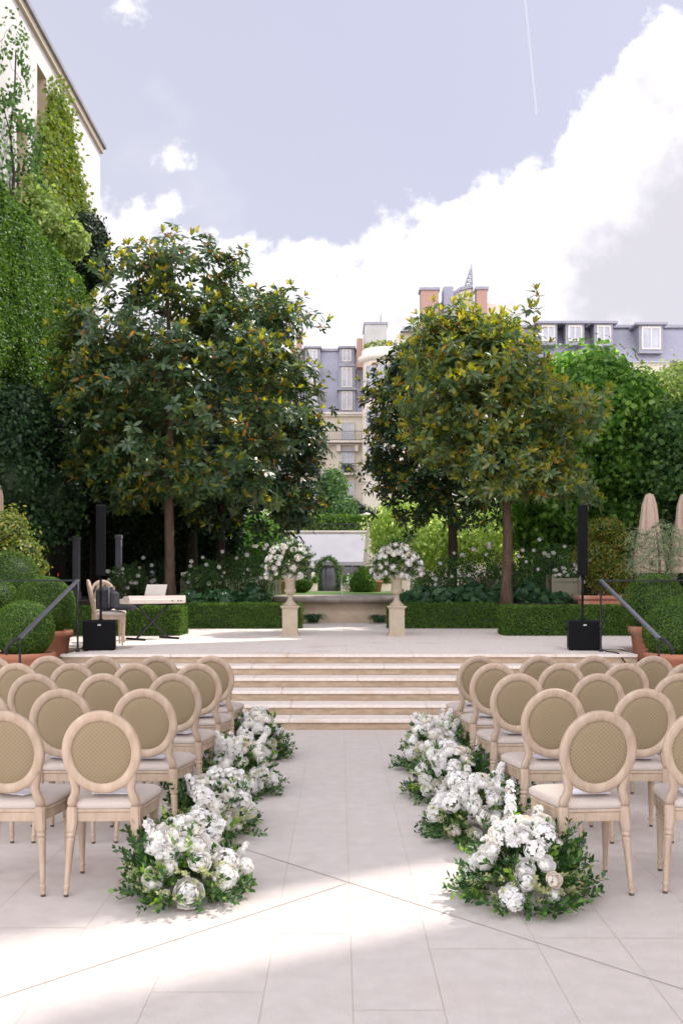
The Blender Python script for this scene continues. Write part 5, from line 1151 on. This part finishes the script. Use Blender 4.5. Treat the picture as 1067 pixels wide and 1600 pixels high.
# ------------------------------------------------------------------ FAR BUILDINGS
FD = 100.0
def window(par, x, z, w_, h_, y, name='window', bars=1, arch=False):
    f = MB(); f.box(x - w_ / 2 - .12, x + w_ / 2 + .12, y - .12, y - .0, z, z + .1); f.box(x - w_ / 2 - .12, x + w_ / 2 + .12, y - .12, y, z + h_ - .12, z + h_)
    f.box(x - w_ / 2 - .12, x - w_ / 2, y - .12, y, z + .1, z + h_ - .12); f.box(x + w_ / 2, x + w_ / 2 + .12, y - .12, y, z + .1, z + h_ - .12)
    f.box(x - .05, x + .05, y - .10, y, z + .1, z + h_ - .12)
    if bars:
        for q in (.35, .68): f.box(x - w_ / 2, x + w_ / 2, y - .09, y - .005, z + h_ * q, z + h_ * q + .05)
    o = f.build(name, 'winframe', par)
    g_ = MB(); g_.box(x - w_ / 2, x - .05, y - .05, y - .02, z + .1, z + h_ - .12); g_.box(x + .05, x + w_ / 2, y - .05, y - .02, z + .1, z + h_ - .12); g_.build('pane', 'glass', o); return o
mb_ = thing('mansard_building', 'cream stone building with blue slate mansard roof at the end of the garden', 'building', (XX(520, FD), FD, GZ)); fx = XX(520, FD)
def fR(a): return XX(a, FD) - fx
def fZ(a): return ZZ(a, FD) - GZ
b = MB(); b.box(fR(380), fR(640), 0, 14, 0, fZ(648)); b.build('wall', 'facade', mb_)
b = MB(); b.box(fR(380), fR(640), -.45, 0, fZ(648), fZ(645)); b.box(fR(380), fR(640), -.3, -.002, fZ(651), fZ(648) - .003); b.build('cornice', 'trim', mb_)
b = MB(); b.box(fR(380), fR(640), -.25, -.003, fZ(694), fZ(692) - .25); b.build('string_course', 'trim', mb_)
rt = fZ(541); r0 = fZ(645) + .002
b = MB(); b.add([(fR(380), -.1, r0), (fR(640), -.1, r0), (fR(640), 2.2, rt), (fR(380), 2.2, rt), (fR(380), 13, r0), (fR(640), 13, r0), (fR(640), 11, rt), (fR(380), 11, rt)], [(0, 1, 2, 3), (3, 2, 6, 7), (1, 5, 6, 2), (0, 3, 7, 4), (4, 7, 6, 5)]); b.build('roof', 'slate', mb_)
b = MB(); b.box(fR(380), fR(640), 2.0, 2.5, rt + .002, rt + .25); b.build('ridge', 'zinc', mb_)
for cxp in (424, 488, 542, 606):
    for (ya, yb, wd, arch) in ((541, 560, 15, 0), (573, 604, 17, 1), (613, 642, 17, 0)):
        z0, z1 = fZ(yb), fZ(ya); yb_ = -.1 + 2.3 * (z0 - r0) / (rt - r0) - .35; w_ = wd / F * FD
        d_ = MB(); d_.box(fR(cxp) - w_ / 2 - .28, fR(cxp) + w_ / 2 + .28, yb_, yb_ + 3.0, z0 - .25, z1 + .12)
        if arch:
            n = 10
            vs = [(fR(cxp) + (w_ / 2 + .3) * cos(pi * k / n), yy, z1 + .12 + .5 * sin(pi * k / n)) for yy in (yb_ - .1, yb_ + 2.6) for k in range(n + 1)]
            d_.add(vs, [tuple(range(n, -1, -1)), tuple(range(n + 1, 2 * n + 2))] + [(k, k + 1, n + 2 + k, n + 1 + k) for k in range(n)])
        else: d_.box(fR(cxp) - w_ / 2 - .42, fR(cxp) + w_ / 2 + .42, yb_ - .25, yb_ + 3.2, z1 + .125, z1 + .32)
        do = d_.build('dormer', 'zinc', mb_)
        f_ = MB(); zc0, zc1 = z0, z1
        for (xa, xb, za_, zb_) in ((-w_ / 2, w_ / 2, zc0, zc0 + .12), (-w_ / 2, w_ / 2, zc1 - .12, zc1), (-w_ / 2, -w_ / 2 + .12, zc0 + .12, zc1 - .12), (w_ / 2 - .12, w_ / 2, zc0 + .12, zc1 - .12), (-.07, .07, zc0 + .12, zc1 - .12)): f_.box(fR(cxp) + xa, fR(cxp) + xb, yb_ - .10, yb_ - .003, za_, zb_)
        f_.box(fR(cxp) - w_ / 2 + .12, fR(cxp) + w_ / 2 - .12, yb_ - .08, yb_ - .004, zc0 + (zc1 - zc0) * .36, zc0 + (zc1 - zc0) * .36 + .06)
        f_.build('window_frame', 'winframe', do)
        g_ = MB(); g_.box(fR(cxp) - w_ / 2 + .1, fR(cxp) + w_ / 2 - .1, yb_ - .04, yb_ - .006, zc0 + .1, zc1 - .1); g_.build('pane', 'glass', do)
def balcony(par, x, z, w_, y, dep=.8, h_=.95, name='balcony'):
    b = MB(); b.box(x - w_ / 2, x + w_ / 2, y - dep, y, z - .2, z); o = b.build(name, 'trim', par)
    b = MB(); b.box(x - w_ / 2, x + w_ / 2, y - dep, y - dep + .04, z + h_ - .05, z + h_); b.box(x - w_ / 2, x + w_ / 2, y - dep, y - dep + .04, z + .05, z + .09)
    n = max(4, int(w_ / .22))
    for k in range(n + 1): xx = x - w_ / 2 + w_ * k / n; b.box(xx - .015, xx + .015, y - dep, y - dep + .03, z + .002, z + h_ - .05)
    b.build('railing', 'iron', o); return o
for cxp in (424, 488, 543, 606):
    w_ = 18 / F * FD
    window(mb_, fR(cxp), fZ(692), w_, fZ(659) - fZ(692), -.02); window(mb_, fR(cxp), fZ(737), w_, fZ(703) - fZ(737), -.02)
    window(mb_, fR(cxp), fZ(793), w_, fZ(752) - fZ(793), -.02); window(mb_, fR(cxp), fZ(845), w_, fZ(808) - fZ(845), -.02)
    balcony(mb_, fR(cxp), fZ(740), 26 / F * FD, -.003); bx = MB(); bx.bev(fR(cxp) - .35, fR(cxp) + .35, -.45, -.15, fZ(740) + .1, fZ(740) + .5, .03)
    rng = np.random.default_rng(int(cxp)); p = rng.normal(size=(160, 3)) * (.35, .1, .16) + (fR(cxp), -.3, fZ(740) + .6); V, T = place_leaves('simple', p, rng.normal(size=p.shape), rng.normal(size=p.shape), np.full(160, .2)); bo = bx.build('window_box', 'iron', mb_); np_obj('plants', V, T, 'mid', bo)
    b = MB(); b.box(fR(cxp) - w_ / 2 - .1, fR(cxp) + w_ / 2 + .1, -.35, -.14, fZ(706), fZ(701)); b.build('blind', 'awning', mb_)
    for s_ in (-1, 1):
        b = MB(); b.box(fR(cxp + s_ * 14) - .18, fR(cxp + s_ * 14) + .18, -.5, -.003, fZ(706), fZ(696)); b.build('bracket', 'trim', mb_)
balcony(mb_, fR(510), fZ(690), (640 - 380) / F * FD, -.003, .9)
b = MB(); b.box(fR(462.5), fR(470), 1, 3, rt - 1, fZ(512)); b.build('chimney', 'brick', mb_)
# round corner towers
def tower(label, cxp, d, rp, top, seed):
    t = thing('round_corner_tower', label, 'building', (XX(cxp, d), d, GZ), 0, 'round stone corner towers'); r = rp / F * d; zt = ZZ(top, d) - GZ
    b = MB(); b.lathe([(r, 0), (r, zt - 4.6)], 40, cap=False, smooth=True); b.lathe([(r * .97, zt - 4.35), (r * .97, zt - 1.2)], 40, cap=False); b.build('wall', 'facade', t)
    b = MB(); b.lathe([(r, zt - 4.6), (r + .35, zt - 4.55), (r + .35, zt - 4.35), (r * .97, zt - 4.34)], 40, cap=False); b.build('string_course', 'trim', t)
    b = MB(); b.lathe([(r, zt - 1.2), (r + .3, zt - 1.0), (r + .4, zt - .7), (r + .1, zt - .6), (r + .05, zt), (r - .4, zt)], 40); b.build('cornice', 'trim', t)
    for a in (-125, -90, -55):
        for (za, zb) in ((zt - 4.1, zt - 1.6), (zt - 8.0, zt - 5.4), (zt - 11.8, zt - 9.0)):
            an = radians(a); M = Matrix.Translation((cos(an) * r, sin(an) * r, 0)) @ Matrix.Rotation(an + pi / 2, 4, 'Z')
            f_ = MB(); 
            for bx_ in ((-.65, .65, za, za + .1), (-.65, .65, zb - .1, zb), (-.65, -.55, za + .1, zb - .1), (.55, .65, za + .1, zb - .1), (-.05, .05, za + .1, zb - .1)): f_.box(bx_[0], bx_[1], -.12, .05, bx_[2], bx_[3])
            f_.tf(M); wo = f_.build('window', 'winframe', t); g_ = MB(); g_.box(-.56, .56, -.05, .0, za + .08, zb - .08); g_.tf(M); g_.build('pane', 'glass', wo)
    rng = np.random.default_rng(seed); n = 500; th = rng.uniform(0, 2 * pi, n); p = np.stack([np.cos(th) * r * .85, np.sin(th) * r * .85, zt + rng.random(n) * .5], 1); V, T = place_leaves('simple', p, rng.normal(size=p.shape) + (0, 0, 1), rng.normal(size=p.shape), np.full(n, .3)); np_obj('roof_plants', V, T, 'creeper', t)
    return t
tower('round stone tower with planted top, right of the mansard roof', 600, 94, 34, 549, 200)
tower('round stone tower glimpsed left of the mansard roof', 432, 94, 30, 548, 201)
t = thing('lift_housing', 'pale concrete rooftop block above the right round tower', 'rooftop block', (XX(587, 98), 98, ZZ(556, 98)))
b = MB(); w_ = 17.5 / F * 98; hz = 49 / F * 98; b.box(-w_, w_, 0, 4, 0, hz); 
b.build('wall', 'concrete', t); b = MB(); b.box(-w_ - .1, w_ + .1, -.1, 4.1, hz + .003, hz + .25); b.build('coping', 'zinc', t)
b = MB(); b.tube([(.5, .5, hz + .25), (.5, .5, hz + 1.2)], .04, 5); b.build('aerial', 'iron', t)
b = MB(); b.box(-w_ - .75, -w_ - .15, .5, 2, -1, hz * .6); b.build('flue', 'brick', t)
# gabled building with chimneys (right)
GD = 84.0
gb = thing('gabled_building', 'cream gabled building with red brick chimneys behind the sunlit magnolia', 'building', (XX(700, GD), GD, GZ)); gx = XX(700, GD)
def gR(a): return XX(a, GD) - gx
def gZ(a): return ZZ(a, GD) - GZ
prof = [(620, 925), (620, 522), (632, 518), (655, 517), (668, 500), (685, 482), (700, 468), (718, 455), (738, 450), (738, 470), (800, 480), (800, 925)]
b = MB(); vs = [(gR(a), y_, gZ(c)) for y_ in (0, 9) for a, c in prof]; n = len(prof); b.add(vs, [tuple(range(n)), tuple(range(2 * n - 1, n - 1, -1))] + [(k, n + k, n + (k + 1) % n, (k + 1) % n) for k in range(n)]); b.build('wall', 'facade', gb)
b = MB(); pr2 = prof[2:10]
for k in range(len(pr2) - 1):
    (a0, c0), (a1, c1) = pr2[k], pr2[k + 1]; b.add([(gR(a0), -.2, gZ(c0) + .01), (gR(a1), -.2, gZ(c1) + .01), (gR(a1), -.2, gZ(c1) + .30), (gR(a0), -.2, gZ(c0) + .30), (gR(a0), 9, gZ(c0) + .01), (gR(a1), 9, gZ(c1) + .01), (gR(a1), 9, gZ(c1) + .30), (gR(a0), 9, gZ(c0) + .30)], [(0, 1, 2, 3), (3, 2, 6, 7), (0, 4, 5, 1)])
b.build('roof_edge', 'zinc', gb)
for (a0, a1, top, bot, mt, y0) in ((655, 682, 462, 530, 'brick', -1.6), (741, 757, 460, 530, 'brick', -1.4)):
    b = MB(); b.box(gR(a0), gR(a1), y0, y0 + 1.3, gZ(bot) - 3, gZ(top)); c_ = b.build('chimney', mt, gb); b = MB(); b.box(gR(a0) - .12, gR(a1) + .12, y0 - .12, y0 + 1.42, gZ(top) + .003, gZ(top) + .22); b.build('chimney_cap', 'zinc', c_)
b = MB(); b.box(gR(691), gR(706), -1.0, .8, gZ(500), gZ(453)); b.build('chimney', 'slate', gb)
b = MB()
sp_ = [(725, 452), (738, 452), (737.5, 412)]; P0, P1, P2 = [Vector((gR(a), .2, gZ(c))) for a, c in sp_]
b.tube([P0, P2], .07, 5); b.tube([P1, P2], .07, 5)
for q in (.15, .3, .45, .6, .75): b.tube([P0.lerp(P2, q), P1.lerp(P2, q)], .05, 4); b.tube([P0.lerp(P2, q), P1.lerp(P2, q + .12)], .04, 4)
b.build('lattice_spire', 'zinc', gb)
b = MB(); b.add([(gR(625), -.6, gZ(520)), (gR(660), -.6, gZ(520)), (gR(660), 2, gZ(500)), (gR(632), 2, gZ(500)), (gR(625), 6, gZ(520)), (gR(660), 6, gZ(520))], [(0, 1, 2, 3), (0, 3, 4), (3, 2, 5, 4)]); b.build('side_roof', 'slate', gb)
window(gb, gR(690), gZ(537), 1.3, 1.7, -.02)
window(gb, gR(690), gZ(600), 1.3, 2.4, -.02); window(gb, gR(640), gZ(600), 1.3, 2.4, -.02)
# long slate-roofed building (far right)
RD = 86.0
rb = thing('slate_roofed_building', 'long building with grey slate roof and dormers at the upper right', 'building', (XX(950, RD), RD, GZ)); rx_ = XX(950, RD)
def rR(a): return XX(a, RD) - rx_
def rZ(a): return ZZ(a, RD) - GZ
b = MB(); b.box(rR(800), rR(1120), 1, 14, 0, rZ(562)); b.build('wall', 'facade', rb)
b = MB(); z0, z1 = rZ(562) + .003, rZ(503); b.add([(rR(800), .6, z0), (rR(1120), .6, z0), (rR(1120), 2.2, z1), (rR(800), 2.2, z1), (rR(1120), 14, z0), (rR(1120), 12, z1), (rR(800), 12, z1), (rR(800), 14, z0)], [(0, 1, 2, 3), (3, 2, 5, 6), (1, 4, 5, 2), (0, 3, 6, 7)]); b.build('roof', 'slate', rb)
b = MB(); b.box(rR(800), rR(1120), 1.9, 2.6, z1 + .003, z1 + .25); b.build('ridge', 'zinc', rb)
for (c_, wd, tp, bt) in ((857, 21, 503, 532), (899, 22, 503, 532), (944, 22, 503, 533), (1018, 30, 505, 545)):
    w_ = wd / F * RD; za, zb = rZ(bt), rZ(tp) - .1; yf = .3
    d_ = MB(); d_.box(rR(c_) - w_ / 2 - .2, rR(c_) + w_ / 2 + .2, yf, 3.5, za - .3, zb); d_.box(rR(c_) - w_ / 2 - .55, rR(c_) + w_ / 2 + .55, yf - .3, 3.6, zb + .003, zb + .2)
    do = d_.build('dormer', 'zinc', rb)
    f_ = MB()
    for (xa, xb, z_a, z_b) in ((-w_ / 2, w_ / 2, za, za + .14), (-w_ / 2, w_ / 2, zb - .3, zb - .12), (-w_ / 2, -w_ / 2 + .14, za + .14, zb - .3), (w_ / 2 - .14, w_ / 2, za + .14, zb - .3), (-.07, .07, za + .14, zb - .3)): f_.box(rR(c_) + xa, rR(c_) + xb, yf - .10, yf - .003, z_a, z_b)
    f_.build('window_frame', 'winframe', do); g_ = MB(); g_.box(rR(c_) - w_ / 2 + .1, rR(c_) + w_ / 2 - .1, yf - .04, yf - .006, za + .1, zb - .25); g_.build('pane', 'glass', do)

# ------------------------------------------------------------------ LEFT: tall pale building, creeper, ivy wall
WX = -10.0; wd_ = 41.7; WH = 19.9
lb = thing('tall_pale_building', 'tall pale rendered building at the upper left', 'building', (WX - 3, 28, 0))
def Lb(x, y): return (x - (WX - 3), y - 28)
b = MB()
# wall with two real recesses on the face towards the garden
ys = [4, 32.6, 34.0, wd_]; recess = [(33.0, 34.05, 16.2, 18.9), (30.9, 32.0, 13.5, 16.2)]
def wall_face(mb, x, ya, yb, za, zb):
    ax, ay_ = Lb(x, ya); bx, by = Lb(x, yb); mb.add([(ax, ay_, za), (bx, by, za), (bx, by, zb), (ax, ay_, zb)], [(0, 1, 2, 3)])
(ra, rb_, rc, rd_), (sa, sb, sc, sd_) = recess
wall_face(b, WX, 4, wd_, 0, sc); wall_face(b, WX, 4, sa, sc, sd_); wall_face(b, WX, sb, wd_, sc, sd_); wall_face(b, WX, 4, ra, rc, rd_); wall_face(b, WX, rb_, wd_, rc, rd_); wall_face(b, WX, 4, wd_, rd_, WH)
(x0, y0), (x1, y1) = Lb(WX - 10, 4), Lb(WX, wd_)
b.add([(x1, y1, 0), (x0, y1, 0), (x0, y1, WH), (x1, y1, WH), (x0, y0, 0), (x1, y0, 0), (x1, y0, WH), (x0, y0, WH)], [(0, 1, 2, 3), (4, 5, 6, 7), (3, 2, 7, 6), (1, 4, 7, 2)]); b.build('wall', 'whitewall', lb)
for (a, c, e, h_) in recess:
    r_ = MB(); (xa, ya), (xb, yb) = Lb(WX, a), Lb(WX - .6, c)
    r_.add([(xa, ya, e), (xa, yb, e), (xa, yb, h_), (xa, ya, h_), (xb, ya, e), (xb, yb, e), (xb, yb, h_), (xb, ya, h_)], [(4, 5, 6, 7), (0, 4, 7, 3), (1, 2, 6, 5), (3, 7, 6, 2), (0, 1, 5, 4)]); r_.build('window_recess', 'reveal', lb)
b = MB(); (xa, ya), (xb, yb) = Lb(WX - .3, 4), Lb(WX + .12, wd_ + .12); b.box(xa, xb, ya, yb, WH - .22, WH - .0); b.build('eave_trim', 'reveal', lb)
b = MB(); b.box(xa, xb + .10, ya, yb + .1, WH + .003, WH + .16); b.build('gutter', 'zinc', lb)
# creeper on it
rng = np.random.default_rng(300); n = 48000; y = rng.uniform(32.7, 38.9, n); zt = np.interp(y, [32.7, 33.4, 34.2, 35.3, 36.2, 37.2, 38.9], [16.2, 17.6, 18.6, 19.0, 18.6, 17.2, 15.9]) + .5 * np.sin(y * 9) + .35 * np.sin(y * 23); z_ = zt - (rng.random(n) ** 1.1) * (zt - 8.0)
y2 = y + (zt.max() - z_) * .03 * rng.normal(size=n) + np.where(z_ < 15, .15, 0); keep = rng.random(n) < np.clip((zt - z_) * .9 + .15, 0, 1)
p = np.stack([WX + .06 + np.abs(rng.normal(size=n)) * .16 + .12 * pn(np.stack([y, z_, y], 1), 1.6, 3), y2, z_], 1)[keep]
V, T = place_leaves('simple', p, rng.normal(size=p.shape) * .6 + (0.3, 0, -.8), rng.normal(size=p.shape) * .7 + (1, -.3, .3), .17 * rng.uniform(.6, 1.3, len(p)))
tag(np_obj('wall_creeper', V, T, 'creeper'), 'yellow-green creeper hanging on the tall pale wall', 'climbing plant')
leafy('climbing_shrub', 'loose grey-green climber on the pale wall at the far left edge', 'climbing plant', (WX + .4, 29, GZ), [(WX + .5, 29.3, 14.3, .6, 1.5, 2.0), (WX + .5, 28.8, 16.6, .5, .8, 1.5), (WX + .5, 30.6, 13.0, .6, 1.3, 1.4), (WX + .5, 30, 11.6, .7, 1.8, 1.5)], 3800, .15, 'mid', 301, trunk=(.1, 8.0), core=0, shell=.8, gap=(1.6, -.1), tips=26)
leafy('young_tree', 'light green young tree above the ivy wall at the left', 'tree', gbase(95, 30), [blob(75, 345, 30, 36, rd=.9), blob(110, 375, 30, 24, rd=.7), blob(30, 330, 30, 36, rd=.9), blob(60, 300, 30, 24, rd=.6)], 5200, .17, 'paleleaf', 302, 'oval', trunk=(.08, 7.5), core=0, shell=1.3, lump=.5, gap=(2.2, .0), tips=30)
leafy('cypress_tree', 'dark green conifer beside the pale building corner', 'tree', gbase(135, 33), [blob(140, 370, 33, 24, rd=.8, rz=34), blob(120, 410, 33, 32, rd=1, rz=44), blob(150, 420, 33, 22, rd=.8)], 12000, .13, 'dark', 303, trunk=(.12, 6.0), core=.6, tips=18)
# ivy-clad wall
IX = -7.0; I0, I1, IH = 12.0, 26.4, 9.65
iv = thing('ivy_clad_wall', 'garden wall thickly covered in green ivy at the left', 'wall', (IX - .6, 19, 0))
b = MB(); b.box(-.5, .40, I0 - 19, I1 - 19 - .15, 0, IH - .3); b.build('wall', 'soil', iv)
rng = np.random.default_rng(310); n = 120000; y = rng.uniform(18.6, I1, n); z_ = IH - (IH - 4.6) * rng.random(n) ** 1.0; f_ = np.zeros(n, int)
q = np.stack([np.zeros(n), y, z_], 1); low = 5.6 + .35 * np.sin(y * 1.3) + .25 * np.sin(y * 3.1); bulge = (.34 + .22 * pn(q, .6, 311) + .05 * pn(q, 3.2, 312)) * np.clip((z_ - low) * 1.1 + .2, .0, 1) ** .6; bulge = np.minimum(bulge, 1.1) * np.clip((IH + .15 - z_) * 3, 0.1, 1) * np.clip((I1 + .1 - y) * 3, .1, 1)
p = np.stack([IX - .1 + bulge + rng.normal(size=n) * .03, y, z_], 1)
V1, T1 = place_leaves('simple', p, rng.normal(size=p.shape) + (.4, 0, -.6), rng.normal(size=p.shape) * .7 + (1, -.1, .35), .072 * rng.uniform(.6, 1.3, n))
n = 14000; p = np.stack([rng.uniform(IX - 1.3, IX + .25, n), rng.uniform(17.5, I1, n), IH - .02 + rng.normal(size=n) * .06], 1); V2, T2 = place_leaves('simple', p, rng.normal(size=p.shape), rng.normal(size=p.shape) * .6 + (0, 0, 1), .075 * rng.uniform(.6, 1.3, n))
np_obj('ivy', np.concatenate([V1, V2]) - np.array([IX - .6, 19, 0]), np.concatenate([T1, T2 + len(V1)]), 'ivy', iv)
# added block, unseen beyond the right edge, shaped to shade court and terrace
rw = thing('shade_blocker', 'added unseen block right of the court, placed to cast its shade', 'building', (10.5, 0, 0))
b = MB()
def prism(mb, fp, h):
    n = len(fp); mb.add([(x, y, 0) for x, y in fp] + [(x, y, h) for x, y in fp], [tuple(range(n - 1, -1, -1)), tuple(range(n, 2 * n))] + [(k, (k + 1) % n, n + (k + 1) % n, n + k) for k in range(n)])
k_ = SUN_DIR[1] / SUN_DIR[0]
prism(b, [(0, -14), (9, -14), (9, 10.95 + 9 * k_), (0, 10.95)], 18.9)
prism(b, [(0, 11.95), (9, 11.95 + 9 * k_), (9, 23.5), (0, 23.5)], 24); prism(b, [(.02, 10.953), (9, 10.953 + 9 * k_), (9, 11.947 + 9 * k_), (.02, 11.947)], 15.4)
b.box(0, 9, 23.503, 27.3, 0, 16.8); b.build('wall', 'whitewall', rw)
